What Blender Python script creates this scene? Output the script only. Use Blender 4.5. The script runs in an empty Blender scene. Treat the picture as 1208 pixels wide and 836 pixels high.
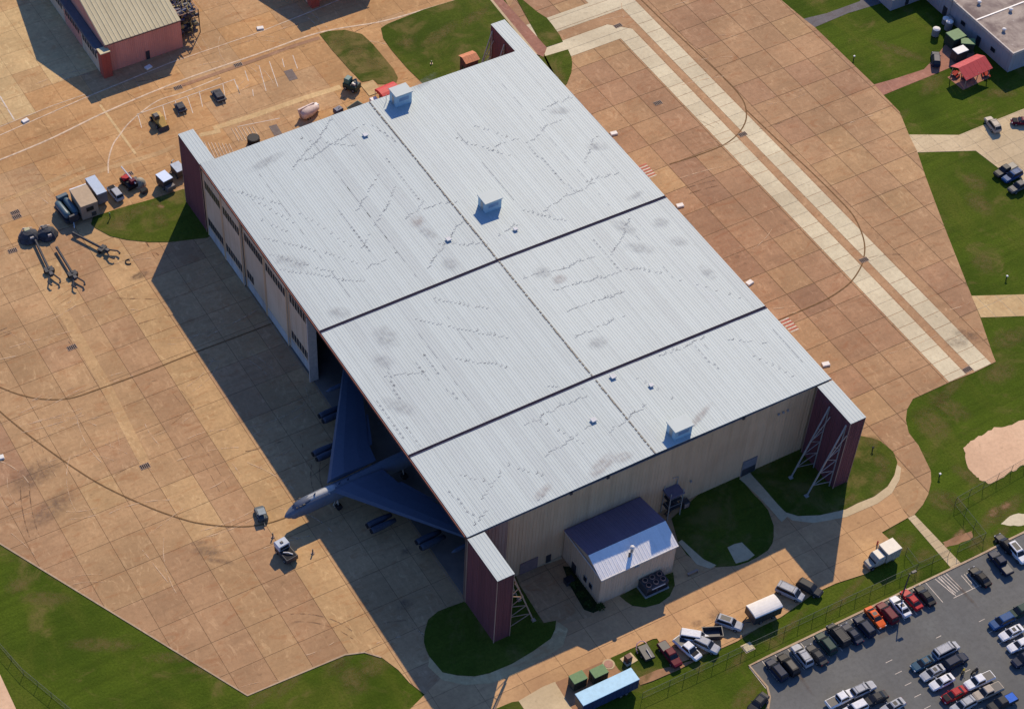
import bpy, math, random
from mathutils import Vector, Matrix, noise
random.seed(7)
SC = bpy.context.scene
COL = SC.collection
# ------------------------------------------------------------------ camera, sky, sun, exposure
YAW, PITCH, ROLL = -0.50065, 0.63166, 0.00102
CAM = Vector((-107.14, -173.78, 280.0))
ROT = (Matrix.Rotation(YAW, 3, 'Z') @ Matrix.Rotation(PITCH, 3, 'X') @ Matrix.Rotation(ROLL, 3, 'Z'))
FPX, PPX, PPY = 2302.79, 604 - 127.725, 418 + 283.894
cam = bpy.data.cameras.new('camera')
cam.sensor_width = 36; cam.lens = FPX / 1208 * 36
cam.shift_x = 127.725 / 1208; cam.shift_y = 283.894 / 1208
cam.clip_start = 1; cam.clip_end = 6000
co = bpy.data.objects.new('camera', cam); COL.objects.link(co)
co.matrix_world = Matrix.Translation(CAM) @ ROT.to_4x4()
SC.camera = co

W = bpy.data.worlds.new('World'); SC.world = W; W.use_nodes = True
nt = W.node_tree
bg = nt.nodes['Background']; sky = nt.nodes.new('ShaderNodeTexSky')
sky.sky_type = 'NISHITA'; sky.sun_disc = False
SUN_DIR = Vector((17.2, 18.9, 19.8)).normalized()          # towards the sun
sky.sun_elevation = math.asin(SUN_DIR.z); sky.sun_rotation = math.atan2(SUN_DIR.x, SUN_DIR.y)
sky.air_density = 1.0; sky.dust_density = 0.3; sky.ozone_density = 5.0
bg.inputs['Strength'].default_value = 0.098
tint = nt.nodes.new('ShaderNodeVectorMath'); tint.operation = 'MULTIPLY'; tint.inputs[1].default_value = (.80, .96, 1.35)
nt.links.new(sky.outputs[0], tint.inputs[0]); nt.links.new(tint.outputs[0], bg.inputs['Color'])
sl = bpy.data.lights.new('sun', 'SUN'); sl.energy = 4.0; sl.angle = math.radians(0.5); sl.color = (1.0, 0.84, 0.62)
so = bpy.data.objects.new('sun', sl); COL.objects.link(so)
so.rotation_euler = SUN_DIR.to_track_quat('Z', 'Y').to_euler(); so.location = (60, 60, 120)
SC.view_settings.view_transform = 'Standard'; SC.view_settings.look = 'None'
SC.view_settings.exposure = 0.33; SC.view_settings.gamma = 1.0

# ------------------------------------------------------------------ helpers
def at(px, py, z=0.0):
    """place in metres on the level z that the photo shows at this spot"""
    d = ROT @ Vector(((px - PPX) / FPX, -(py - PPY) / FPX, -1.0))
    t = (z - CAM.z) / d.z
    p = CAM + d * t
    return Vector((p.x, p.y, z))
def pix(p):
    q = ROT.transposed() @ (Vector(p) - CAM)
    return PPX + FPX * q.x / -q.z, PPY - FPX * q.y / -q.z
def P2(pts, z=0.0):
    return [(a.x, a.y) for a in (at(x, y, z) for x, y in pts)]
def inview(x, y, z=0, m=90):
    a, b = pix((x, y, z)); return -m < a < 1208 + m and -m < b < 836 + m

class MB:
    def __init__(s): s.v = []; s.f = []
    def add(s, vs, fs):
        n = len(s.v); s.v += [tuple(a) for a in vs]; s.f += [[i + n for i in f] for f in fs]; return s
    def box(s, x0, x1, y0, y1, z0, z1):
        return s.add([(x0,y0,z0),(x1,y0,z0),(x1,y1,z0),(x0,y1,z0),(x0,y0,z1),(x1,y0,z1),(x1,y1,z1),(x0,y1,z1)],
                     [(0,3,2,1),(4,5,6,7),(0,1,5,4),(1,2,6,5),(2,3,7,6),(3,0,4,7)])
    def cbox(s, x0, x1, y0, y1, z0, z1, c=0.05):
        """box with chamfered top"""
        b = [(x0,y0),(x1,y0),(x1,y1),(x0,y1)]; t = [(x0+c,y0+c),(x1-c,y0+c),(x1-c,y1-c),(x0+c,y1-c)]
        vs = [(x,y,z0) for x,y in b] + [(x,y,z1-c) for x,y in b] + [(x,y,z1) for x,y in t]
        fs = [(3,2,1,0),(8,9,10,11)]
        for k in (0,4):
            for i in range(4): j=(i+1)%4; fs.append((k+i,k+j,k+j+4,k+i+4))
        return s.add(vs, fs)
    def prism(s, poly, z0, z1):
        n = len(poly)
        a = sum(poly[i][0]*poly[(i+1)%n][1]-poly[(i+1)%n][0]*poly[i][1] for i in range(n))
        if a < 0: poly = poly[::-1]
        vs = [(x,y,z0) for x,y in poly] + [(x,y,z1) for x,y in poly]
        fs = [tuple(range(n))[::-1], tuple(range(n,2*n))] + [(i,(i+1)%n,(i+1)%n+n,i+n) for i in range(n)]
        return s.add(vs, fs)
    def beam(s, p, q, r, n=4, r2=None):
        p = Vector(p); q = Vector(q); r2 = r if r2 is None else r2
        d = (q-p).normalized(); u = d.orthogonal().normalized(); w = d.cross(u)
        if n == 4: 
            up = Vector((0,0,1)) if abs(d.z) < .95 else Vector((1,0,0))
            u = d.cross(up).normalized(); w = d.cross(u)
        vs = []
        for c, rr in ((p,r),(q,r2)):
            for i in range(n):
                a = 2*math.pi*(i+.5)/n; vs.append(c + (u*math.cos(a)+w*math.sin(a))*rr)
        fs = [tuple(range(n)), tuple(range(2*n-1,n-1,-1))] + [(i,i+n,(i+1)%n+n,(i+1)%n) for i in range(n)]
        return s.add(vs, fs)
    def path(s, pts, r, n=6):
        for a, b in zip(pts, pts[1:]): s.beam(a, b, r, n)
        return s
    def loft(s, rings):
        n = len(rings[0]); vs = [p for r in rings for p in r]; fs = [tuple(range(n))[::-1]]
        m = len(rings)
        for k in range(m-1):
            for i in range(n):
                j = (i+1)%n; fs.append((k*n+i,k*n+j,(k+1)*n+j,(k+1)*n+i))
        fs.append(tuple(range((m-1)*n, m*n)))
        return s.add(vs, fs)
    def ball(s, c, rx, ry, rz, nu=8, nv=5, zmin=-1.0):
        rings = []
        for k in range(nv+1):
            t = math.asin(zmin) + (math.pi/2 - math.asin(zmin))*k/nv
            cr = max(math.cos(t), .02); rings.append([(c[0]+rx*cr*math.cos(2*math.pi*i/nu), c[1]+ry*cr*math.sin(2*math.pi*i/nu), c[2]+rz*math.sin(t)) for i in range(nu)])
        return s.loft(rings)
    def mesh(s, name, mat, smooth=False):
        me = bpy.data.meshes.new(name); me.from_pydata(s.v, [], s.f); me.update()
        if mat: me.materials.append(mat)
        if smooth: me.shade_smooth()
        return me
    def build(s, name, mat, parent=None, smooth=False, loc=None, rz=0, **kw):
        return link(name, s.mesh(name, mat, smooth), parent, loc, rz, **kw)

def link(name, me, parent=None, loc=None, rz=0, label=None, cat=None, group=None, kind=None):
    o = bpy.data.objects.new(name, me); COL.objects.link(o)
    if parent: o.parent = parent
    if loc is not None: o.location = loc
    if rz: o.rotation_euler = (0, 0, rz)
    if label: o['label'] = label
    if cat: o['category'] = cat
    if group: o['group'] = group
    if kind: o['kind'] = kind
    return o
def thing(name, label, cat, loc=(0,0,0), rz=0, group=None):
    return link(name, None, None, loc, rz, label, cat, group)
# ------------------------------------------------------------------ materials
class N:
    def __init__(s, name, rough=0.9, spec=0.3, metal=0.0):
        s.m = bpy.data.materials.new(name); s.m.use_nodes = True; s.t = s.m.node_tree; s.b = s.t.nodes['Principled BSDF']
        s.b.inputs['Roughness'].default_value = rough; s.b.inputs['Specular IOR Level'].default_value = spec
        s.b.inputs['Metallic'].default_value = metal
        s.geo = s.t.nodes.new('ShaderNodeNewGeometry'); s.oi = s.t.nodes.new('ShaderNodeObjectInfo')
    def l(s, a, b): s.t.links.new(a, b)
    def coord(s, scale=(1,1,1), rot=0, obj=False):
        mp = s.t.nodes.new('ShaderNodeMapping'); mp.inputs['Scale'].default_value = scale; mp.inputs['Rotation'].default_value = (0,0,rot)
        if obj:
            tc = s.t.nodes.new('ShaderNodeTexCoord'); s.l(tc.outputs['Object'], mp.inputs[0])
        else: s.l(s.geo.outputs['Position'], mp.inputs[0])
        return mp.outputs[0]
    def noise(s, scale, detail=4, rough=.55, co=None, lo=.35, hi=.65, distort=0):
        n = s.t.nodes.new('ShaderNodeTexNoise'); n.inputs['Scale'].default_value = scale; n.inputs['Detail'].default_value = detail
        n.inputs['Roughness'].default_value = rough; n.inputs['Distortion'].default_value = distort
        s.l(co if co is not None else s.coord(), n.inputs['Vector'])
        return s.ramp(n.outputs[0], lo, hi)
    def ramp(s, val, lo, hi, a=0., b=1.):
        r = s.t.nodes.new('ShaderNodeMapRange'); r.interpolation_type = 'SMOOTHSTEP'
        s.l(val, r.inputs[0]); r.inputs[1].default_value = lo; r.inputs[2].default_value = hi; r.inputs[3].default_value = a; r.inputs[4].default_value = b
        return r.outputs[0]
    def mix(s, f, a, b, mode='MIX'):
        m = s.t.nodes.new('ShaderNodeMix'); m.data_type = 'RGBA'; m.blend_type = mode; m.clamp_factor = True
        for k, x in ((0, f), (6, a), (7, b)):
            if isinstance(x, (tuple, list)): m.inputs[k].default_value = (*x[:3], 1)
            elif isinstance(x, (int, float)): m.inputs[k].default_value = x
            else: s.l(x, m.inputs[k])
        return m.outputs[2]
    def math(s, op, a, b):
        m = s.t.nodes.new('ShaderNodeMath'); m.operation = op
        for k, x in ((0, a), (1, b)):
            if isinstance(x, (int, float)): m.inputs[k].default_value = x
            else: s.l(x, m.inputs[k])
        return m.outputs[0]
    def vary(s, col, amt):
        """small per-piece value change, by object and by mesh island"""
        r = s.math('FRACT', s.math('ADD', s.oi.outputs['Random'], s.geo.outputs['Random Per Island']), 0)
        r = s.ramp(r, 0, 1, 1-amt, 1+amt)
        c = s.t.nodes.new('ShaderNodeCombineColor'); 
        for k in range(3): s.l(r, c.inputs[k])
        return s.mix(1.0, col, c.outputs[0], 'MULTIPLY')
    def bump(s, h, strength=.3, dist=.1):
        b = s.t.nodes.new('ShaderNodeBump'); b.inputs['Strength'].default_value = strength; b.inputs['Distance'].default_value = dist
        s.l(h, b.inputs['Height']); s.l(b.outputs[0], s.b.inputs['Normal'])
    def done(s, col):
        if isinstance(col, (tuple, list)): s.b.inputs['Base Color'].default_value = (*col, 1)
        else: s.l(col, s.b.inputs['Base Color'])
        return s.m

def mul(c, k): return tuple(x*k for x in c)
def concrete(name, c, c2=None, vary=.07, streak=.62, blotch=.09):
    n = N(name, .92, .15)
    c2 = c2 or mul(c, .72)
    a = n.noise(blotch, 5, .62, lo=.3, hi=.7)
    col = n.mix(a, c, c2)
    st = n.noise(1.0, 4, .6, n.coord((.10, .75, 1), .05), .48, .75)
    col = n.mix(n.math('MULTIPLY', st, streak), col, mul(c2, .78))
    st2 = n.noise(1.0, 4, .6, n.coord((.5, .09, 1), -.1), .52, .75, 1.5)
    col = n.mix(n.math('MULTIPLY', st2, streak*.7), col, mul(c, 1.22))
    big = n.noise(.035, 6, .65, lo=.42, hi=.68, distort=.8); col = n.mix(n.math('MULTIPLY', big, .42), col, mul(c2, .72))
    pal = n.noise(.05, 6, .65, n.coord(rot=1.1), .52, .74, .8); col = n.mix(n.math('MULTIPLY', pal, .4), col, (c[0]*1.22, c[1]*1.3, c[2]*1.32))
    fi = n.noise(1.3, 7, .75, lo=.38, hi=.72)
    col = n.mix(n.math('MULTIPLY', fi, .42), col, mul(c2, .62))
    if streak > .4:
        red = n.noise(.33, 7, .72, n.coord((.55,1.3,1), .35), .50, .70, 1.2); col = n.mix(n.math('MULTIPLY', red, .75), col, (c2[0]*.86, c2[1]*.70, c2[2]*.62))
        dust = n.noise(.42, 7, .72, n.coord((1.2,.6,1), -.5), .53, .70, 1.5); col = n.mix(n.math('MULTIPLY', dust, .6), col, (c[0]*1.2, c[1]*1.3, c[2]*1.36))
    sp = n.noise(.55, 3, .5, lo=.66, hi=.74)
    col = n.mix(n.math('MULTIPLY', sp, .45), col, mul(c2, .55))
    return n.done(n.vary(col, vary))
def grass(name, c=(.050,.082,.014), dry=(.16,.125,.04), amount=.25, bright=(.085,.11,.02)):
    n = N(name, 1.0, .05)
    a = n.noise(.06, 5, .6, lo=.35, hi=.65); col = n.mix(a, c, bright)
    s_ = n.noise(1, 4, .6, n.coord((.05,.6,1), -.35), .4, .7); col = n.mix(n.math('MULTIPLY', s_, .4), col, mul(c, .6))
    y_ = n.noise(.11, 6, .65, n.coord((1,.45,1), .6), .45, .72, .7); col = n.mix(n.math('MULTIPLY', y_, .7), col, (.115,.128,.018))
    f = n.noise(2.2, 5, .7, lo=.3, hi=.75); col = n.mix(n.math('MULTIPLY', f, .55), col, mul(c, .6))
    t = .66 - amount*.38
    d = n.noise(.13, 7, .68, lo=t-.05, hi=t+.17, distort=.6); col = n.mix(n.math('MULTIPLY', d, .8), col, dry)
    n.bump(f, .4, .15)
    return n.done(col)
def plain(name, c, rough=.6, spec=.4, metal=0., var=.12, scale=1.2):
    n = N(name, rough, spec, metal)
    a = n.noise(scale, 4, .6, n.coord(obj=True), .3, .7)
    return n.done(n.mix(n.math('MULTIPLY', a, 1.0), c, mul(c, 1-var*1.6)))
def siding(name, c, dirt, rough=.75, amt=.5, scale=.35, vary=.04):
    """painted metal siding: vertical run-down streaks and blotches"""
    n = N(name, rough, .3)
    a = n.noise(1, 4, .65, n.coord((scale*3, scale*3, .08)), .42, .72)
    b = n.noise(.12, 4, .6, lo=.4, hi=.7)
    col = n.mix(n.math('MULTIPLY', a, amt), c, dirt); col = n.mix(n.math('MULTIPLY', b, amt*.6), col, mul(dirt, .9))
    return n.done(n.vary(col, vary))
def paint(name, c, rough=.5):
    n = N(name, rough, .16)
    a = n.noise(2.5, 3, .5, n.coord(obj=True), .3, .7)
    return n.done(n.mix(a, c, mul(c, .85)))

M = {}
M['lawn'] = grass('lawn_grass', (.054,.087,.008), amount=.24, bright=(.085,.125,.011))
M['island'] = grass('island_grass', (.055,.084,.010), amount=.38, bright=(.085,.115,.014))
M['dry'] = grass('dry_grass', (.055,.084,.012), amount=.62, dry=(.19,.14,.05), bright=(.10,.11,.02))
M['joint'] = concrete('joint_sealant', (.27,.165,.085), vary=0, streak=.2)
CB = dict(brown=(.480,.288,.148), mauve=(.445,.258,.140), tan=(.515,.318,.156), gold=(.575,.365,.172), orange=(.55,.318,.138), beige=(.66,.46,.222), dark=(.385,.220,.125))
for k, c in CB.items(): M['c_'+k] = concrete('concrete_'+k, c, mul(c,.80), vary=.045)
M['pale'] = concrete('pale_concrete', (.70,.61,.40), (.60,.51,.33), vary=.05, streak=.25)
M['palejoint'] = concrete('pale_joint', (.60,.50,.34), vary=0, streak=.2)
M['cream'] = concrete('cream_concrete', (.66,.52,.31), (.56,.43,.25), vary=.04, streak=.25)
M['road'] = concrete('road_concrete', (.60,.37,.175), (.50,.29,.14), vary=.06, streak=.4)
M['brickpath'] = concrete('brick_path', (.42,.20,.13), (.32,.16,.11), vary=.05)
M['sand'] = concrete('bare_sand', (.74,.49,.30), (.66,.43,.26), vary=0, streak=.15)
M['dirt'] = concrete('bare_dirt', (.46,.25,.13), (.34,.19,.10), vary=0, streak=.3)
M['asphalt'] = concrete('asphalt', (.165,.165,.150), (.14,.139,.128), vary=.03, streak=.25)
M['asphaltpath'] = concrete('asphalt_path', (.17,.155,.15), (.13,.12,.12), vary=.02)
M['white_line'] = plain('road_paint_white', (.72,.62,.50), .8, .2, var=.2, scale=3)
M['cream_line'] = plain('road_paint_faded', (.74,.56,.38), .85, .2, var=.25, scale=.8)
M['groove'] = plain('painted_guide_line', (.20,.115,.05), .9, .1, var=.2)
M['kerb'] = concrete('kerb_concrete', (.54,.40,.25), (.44,.32,.2), vary=.05)
M['steel'] = plain('galvanised_steel', (.42,.40,.37), .5, .5, .3)
M['rust'] = plain('rusty_steel', (.40,.27,.19), .7, .3, 0)
M['black'] = plain('black_rubber', (.018,.018,.02), .8, .2)
M['darksteel'] = plain('dark_steel', (.035,.035,.04), .5, .5)
M['glass'] = plain('window_glass', (.015,.018,.024), .38, .3)
M['white'] = plain('white_paint', (.72,.70,.66), .5, .4)
M['rim'] = plain('wheel_rim', (.35,.35,.36), .35, .5, .6)
M['lamp'] = plain('headlight_glass', (.6,.6,.6), .15, .6)
M['tail'] = plain('tail_light', (.3,.01,.01), .2, .5)
CARC = dict(navy=(.012,.02,.045), black=(.012,.012,.014), white=(.74,.74,.73), grey=(.09,.09,.09), silver=(.40,.41,.42), orange=(.75,.12,.02), maroon=(.13,.01,.02), red=(.42,.015,.02), blue=(.02,.075,.20), teal=(.03,.09,.14), green=(.02,.05,.04), sand=(.42,.36,.28), charcoal=(.03,.032,.035), cobalt=(.01,.12,.55))
for k, c in CARC.items(): M['p_'+k] = paint('car_paint_'+k, c)

# ------------------------------------------------------------------ ground
def structure(name, mb, mat, **kw):
    return mb.build(name, mat, kind='structure', **kw)
def patch(name, pts, z, mat, thick=.12, raw=False, kind='structure', **kw):
    poly = pts if raw else P2(pts)
    return MB().prism(poly, z-thick, z).build(name, mat, kind=kind, **kw)
def clip(poly, x0, x1, y0, y1):
    def cut(ps, ax, val, keep_less):
        out = []
        for i in range(len(ps)):
            a, b = ps[i-1], ps[i]
            ia = (a[ax] <= val) == keep_less or a[ax] == val; ib = (b[ax] <= val) == keep_less or b[ax] == val
            if ia != ib:
                t = (val-a[ax])/(b[ax]-a[ax]); out.append(tuple(a[k]+(b[k]-a[k])*t for k in (0,1)))
            if ib: out.append(b)
        return out
    for ax, val, less in ((0,x0,False),(0,x1,True),(1,y0,False),(1,y1,True)):
        poly = cut(poly, ax, val, less)
        if len(poly) < 3: return []
    out = []
    for p in poly:
        if not out or (abs(p[0]-out[-1][0])+abs(p[1]-out[-1][1])) > .02: out.append(p)
    return out
def area(p): return abs(sum(p[i-1][0]*p[i][1]-p[i][0]*p[i-1][1] for i in range(len(p))))/2
def slabs(name, poly, ox, oy, px_, py_, z, mats, joint, gap=.17, base=True, avoid=()):
    """a pavement: one base sheet that shows in the joints, and every slab its own part"""
    root = MB().prism(poly, z-.15, z-.02).build(name, joint, kind='structure')
    xs = [p[0] for p in poly]; ys = [p[1] for p in poly]
    i0, i1 = math.floor((min(xs)-ox)/px_), math.ceil((max(xs)-ox)/px_)
    j0, j1 = math.floor((min(ys)-oy)/py_), math.ceil((max(ys)-oy)/py_)
    cells = []
    for i in range(i0, i1):
        for j in range(j0, j1):
            x, y = ox+i*px_, oy+j*py_
            if not inview(x+px_/2, y+py_/2): continue
            c = clip(poly, x+gap/2, x+px_-gap/2, y+gap/2, y+py_-gap/2)
            if len(c) < 3 or area(c) < .6: continue
            if any(a <= x and x+px_ <= b and c_ <= y and y+py_ <= d for a, b, c_, d in avoid): continue
            cells.append((x, y, c))
    extra = {}
    cells.sort(key=lambda t: -area(t[2]))
    shared = {}
    for k, (x, y, c) in enumerate(cells):
        mat = mats(x+px_/2, y+py_/2)
        full = abs(area(c) - (px_-gap)*(py_-gap)) < .01
        if k < 300:
            h = .002*random.randint(0, 4)
            if full:
                key = mat.name
                if key not in shared: shared[key] = MB().box(gap/2, px_-gap/2, gap/2, py_-gap/2, -.05, 0).mesh('slab', mat)
                link('slab', shared[key], root, (x, y, z+h))
            else: MB().prism([(a-x, b-y) for a, b in c], -.05, 0).build('slab', mat, root, loc=(x, y, z+h))
        else: extra.setdefault(mat.name, (mat, MB()))[1].prism(c, z-.05, z+.001*(k % 5))
    for mat, mb in extra.values(): mb.build('slab_field', mat, root, kind='stuff')
    return root

MB().box(-1500, 1800, -1500, 2000, -1, 0).build('lawn', M['lawn'], kind='structure')

def nz(x, y, s, o=0): return noise.noise(Vector((x*s+o, y*s-o, o*1.7)))
def h1(k): return (math.sin(k*12.9898)*43758.5453) % 1.0
def pick(v, names=('dark','mauve','brown','tan','gold')):
    return M['c_'+names[max(0, min(len(names)-1, int(v*len(names))))]]
def rear_mats(x, y):
    v = .50 + nz(x, y, .04, 3)*.25 + nz(x, y, .16, 8)*.28 + (h1(round(x/6.65))-.5)*.16
    if 84 < x < 108 and 8 < y < 112: v -= .20
    if 78 < x < 85: return M['c_tan']
    return pick(v)
def front_mats(x, y):
    if -23 < x < -16: return M['c_gold'] if nz(x, y, .05, 13) > -.3 else M['c_tan']
    if x > -16: return M['c_tan'] if nz(x, y, .05, 13) > -.3 else M['c_brown']
    v = .56 + nz(x, y, .05, 13)*.28 + nz(x, y, .2, 5)*.14 + (h1(round(x/6.65)+3)-.5)*.42
    if y < 30 and x < -38: v -= .16
    if y > 60: v += .05
    if x < -57 and 20 < y < 78: v -= .34
    return pick(v, ('mauve','brown','brown','tan','tan','gold'))
def top_mats(x, y):
    v = nz(x, y, .05, 21) + nz(x, y, .2, 15)*.5
    if x < 5 and y > 163 or x < -14 and y > 158: return M['c_beige'] if v > -.3 else M['c_gold']
    if y < 146 and x > -5 and x < 45: return M['c_tan'] if v > -.2 else M['c_orange']
    return M['c_orange'] if v < .25 else M['c_tan']

# pavement outlines, followed round the photo
rear = [(604,40),(640,-60),(880,-60),(921,0),(948,22.5),(961,32.5),(1031,100),(1042,112.5),(1061,132),(1072,159),(1082,179),(1092,209),(1113.5,266.5),(1146,349),(1156,374),(1171,418),(1174.7,426.7),(1150,439),(1121,450.5),(1077,470.5),(1070,483),(1068.5,495.5),(1072,510.5),(1083.5,525.5),(1092,543),(1098,555.5),(1098.5,568),(1095,583),(1088.5,595.5),(1078.5,607),(1071,610.7),(1038,627)]
rearP = P2(rear)
rp = [p for p in rearP]
# rear apron: from the hangar's east wall outwards, plus the bend round the south-east pocket
rear_poly = rearP[2:] + P2([(1000,645),(985,560)]) + [(72,-6),(72,112),(66,118)] + [rearP[1]]
slabs('rear_apron', rear_poly, 118.4+2.5-6.65*10, 92.5-7.23*20, 6.65, 7.23, .07, rear_mats, M['joint'], .16)
front = [(-60,590),(0,640),(292,820),(407,772),(430,769),(450,775),(470,790),(483,805),(500,818),(525,837),(560,900)]
front_poly = P2(front) + P2([(610,826),(655,804)]) + [(30,-12),(30,0.5),(75,0.5),(75,105),(20,116),(-30,122.0),(-62,124.0),(-80,112)]
slabs('front_apron', front_poly, -36.6-6.65*8, 92.5-7.23*20, 6.65, 7.23, .07, front_mats, M['joint'], .10, avoid=[(2,75,0,105)])
top_poly = [(-30,122.06),(20,116.06),(66,118.06)] + [tuple(rearP[1]), (86,158)] + P2([(640,-140),(200,-140),(-120,40)]) + [(-80,160),(-80,112.06),(-62,124.06)]
slabs('taxiway', top_poly, -36.6-6.65*8, 92.5-7.23*20, 6.65, 7.23, .085, top_mats, M['joint'], .055)
# service road along the south side
road_poly = P2([(440,880),(520,800),(604,752)]) + [(18,-14),(30,0.4),(76,.4)] + P2([(998,560),(1040,560),(1071,610.7),(1040,628),(1062,648),(1022,676.5),(986,688),(960,700),(921,728),(895,740),(870,756),(850,765),(800,782),(785,768),(775,753),(770,753.5),(655,805),(668,836),(700,880)])
slabs('service_road', road_poly, 0.3, -40, 7.6, 4.9, .10, lambda x, y: M['road'], M['joint'], .07)

# grass islands
isl = dict(
 a=[(107.5,265),(110,256.5),(140,246.5),(178,236),(215,224),(250,222),(256,272),(244,281),(225,283),(200,286),(175,286),(150,283.5),(130,279),(112.5,269.5)],
 d=[(560,700),(547,710),(530,716),(517,721),(505,731),(501,745),(500,757),(503,767),(507,775),(522,793),(540,796.5),(560,797.5),(577,794),(604,783),(629,768),(650,753),(655,742),(656,732),(641,735),(613,690),(600,660)],
 beda=[(664,668),(672,690),(689,719),(700,723),(714,716),(706,708),(690,670)],
 bedb=[(731,703),(738,709),(746,714.5),(761,716.5),(778,712),(790,703),(796,690),(794,675),(760,688)],
 mid=[(792,612),(800,640),(810,654),(820,662),(832,666),(845,669),(868,667.5),(882,663),(894,657),(906,649),(911,641),(912.5,633.5),(912.5,620),(906,602),(898,592),(889.7,584),(871.8,563),(850,560)],
 r=[(878,545),(897.6,577.9),(913.5,593.8),(927.4,604.7),(941,608.7),(967,607.7),(997,600.7),(1011,593.8),(1030.7,585.8),(1046.6,574),(1055,560),(1058.5,545.5),(1053.5,533),(1038.5,520.5),(1028,517),(1018.5,515),(1000,512),(960,510)],
 t1=[(377,41),(387,37.5),(407,36),(427,41),(439.5,52.5),(452,67.5),(464.5,82.5),(469.5,92.5),(467,100),(446,100),(441,95),(427,97.5),(412,82.5),(392,60)],
 t2=[(449.5,34),(457,29),(500,12),(539.5,0),(560,-40),(584,-20),(604,15),(640,60),(655,90),(620,110),(520,112),(499.5,100),(480,81),(462,60),(452,46)],
 t3=[(604,-10),(619,2.5),(634,15),(645,22),(651.5,30),(660,42),(664,50),(641.5,57.5)],
 t4=[(641.5,67.5),(670,59),(674,68),(675,76),(674,86),(669,99),(660,108)])
for k, n in (('a','island_lawn'),('d','island_lawn'),('mid','island_lawn'),('r','island_lawn'),('t2','island_lawn'),('t3','island_lawn'),('t4','island_lawn')):
    patch(n, isl[k], .16, M['island'], .2)
patch('island_lawn', isl['t1'], .16, M['dry'], .2)
M['bedsoil'] = grass('planting_bed', (.02,.03,.012), amount=.1, bright=(.03,.045,.015))
patch('planting_bed', isl['beda'], .16, M['bedsoil'], .2); patch('planting_bed', isl['bedb'], .16, M['island'], .2)
# diagonal sidewalk through the north lawn
patch('brick_path', [(574,-8),(582,-12),(645,57),(641,68),(634,65)], .175, M['brickpath'], .1)
patch('kerb_strip', [(571,-8),(574,-8),(634,65),(631,66)], .175, M['cream'], .1)
# pale ribbons beside the islands
patch('pale_kerb_ribbon', [(998,601),(1011,594),(1031,586),(1047,574),(1055,561),(1058,548),(1063,552),(1061,566),(1052,582),(1035,594),(1014,603),(998,610),(960,617),(935,614),(915,600),(893,578),(898,577.5),(914,593.5),(928,604.4),(941,608.9),(967,608)], .135, M['cream'], .1)
patch('pale_kerb_ribbon', [(604,783),(629,768),(650,753),(656,732),(670,742),(664,762),(640,777),(610,794),(580,806),(548,808),(522,802),(505,786),(507,775),(522,793),(540,797),(560,798),(577,794.5)], .13, M['c_beige'], .1)
patch('footpath', [(622,662),(652,656),(661,653),(663,659),(630,670),(612,676),(612,670)], .165, M['cream'], .1)
patch('footpath', [(872,565),(884,558),(899,574),(918,596),(930,608),(922,616),(908,600),(892,583)], .175, M['cream'], .1)
patch('footpath', [(800,640),(804,637),(830,660),(845,667),(838,671),(822,666)], .172, M['cream'], .1)
patch('concrete_pad', [(858,646),(866,642),(875,640),(890,655),(882,661),(868,665)], .178, M['cream'], .1)
patch('entrance_drive', [(611,827),(640,810),(655,804),(668,822),(690,860),(640,880)], .125, M['cream'], .1)
patch('service_patch', P2([(655,805),(720,776),(745,790),(752,806),(676,838)]), .128, M['dirt'], .1, raw=True)
patch('island_lawn', [(720,776),(770,755),(778,765),(800,782),(760,800),(748,803),(730,790)], .132, M['island'], .1)
patch('worn_patch', [(752,800),(775,790),(800,784),(830,774),(800,790),(770,803),(755,808)], .14, M['dirt'], .1)
patch('lawn_wedge', [(585,836),(604,828),(612,827),(640,870),(560,870)], .15, M['island'], .2)
Lb = P2([(1113,453.5),(1141,441)]); Rb = P2([(1150,438),(1174,426.8)])
# pale taxi strips on the rear apron, made of slabs
def strip(name, poly, pitch, z, mat=None, ox=0, px_=60): return slabs(name, poly, ox, 92.5-7.23*20, px_, pitch, z, lambda x, y: mat or M['pale'], M['palejoint'], .12)
e1 = tuple(P2([(1121,450.5)])[0]); 
strip('pale_taxi_strip', [(108.1,Lb[0][1]),(112.2,Lb[1][1]),(112.2,120.0),(108.1,124.0),(86.6,124.0),(86.6,118.4),(108.1,118.4)], 3.6, .095)
strip('pale_taxi_strip', [(114.2,Rb[0][1]),(118.3,Rb[1][1]),(118.3,132.0),(118.3,190),(108.4,190),(108.4,132.6),(86.4,132.6),(86.4,127.2),(114.2,127.2)], 3.6, .095)
patch('brown_centre_strip', [(112.4,Lb[1][1]),(114.0,Lb[1][1]),(114.0,127.0),(86.5,127.0),(86.5,124.2),(108.3,124.2),(112.4,120.1)], .092, M['c_brown'], .05, raw=True)
patch('brown_edge_strip', [(118.5,2),(120.6,3.4),(120.6,190),(118.5,190)], .0935, M['c_brown'], .05, raw=True)
patch('orange_edge_strip', [(78.2,0),(79.9,-2),(79.9,108),(78.2,108)], .0935, M['c_orange'], .05, raw=True)
# narrow pale strip on the front apron and its pits
patch('pale_front_strip', [(-37.7,55.6),(-35.7,55.2),(-34.2,78),(-33.7,112),(-35.7,112),(-36.4,78)], .09, M['c_gold'], .05, raw=True)
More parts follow.
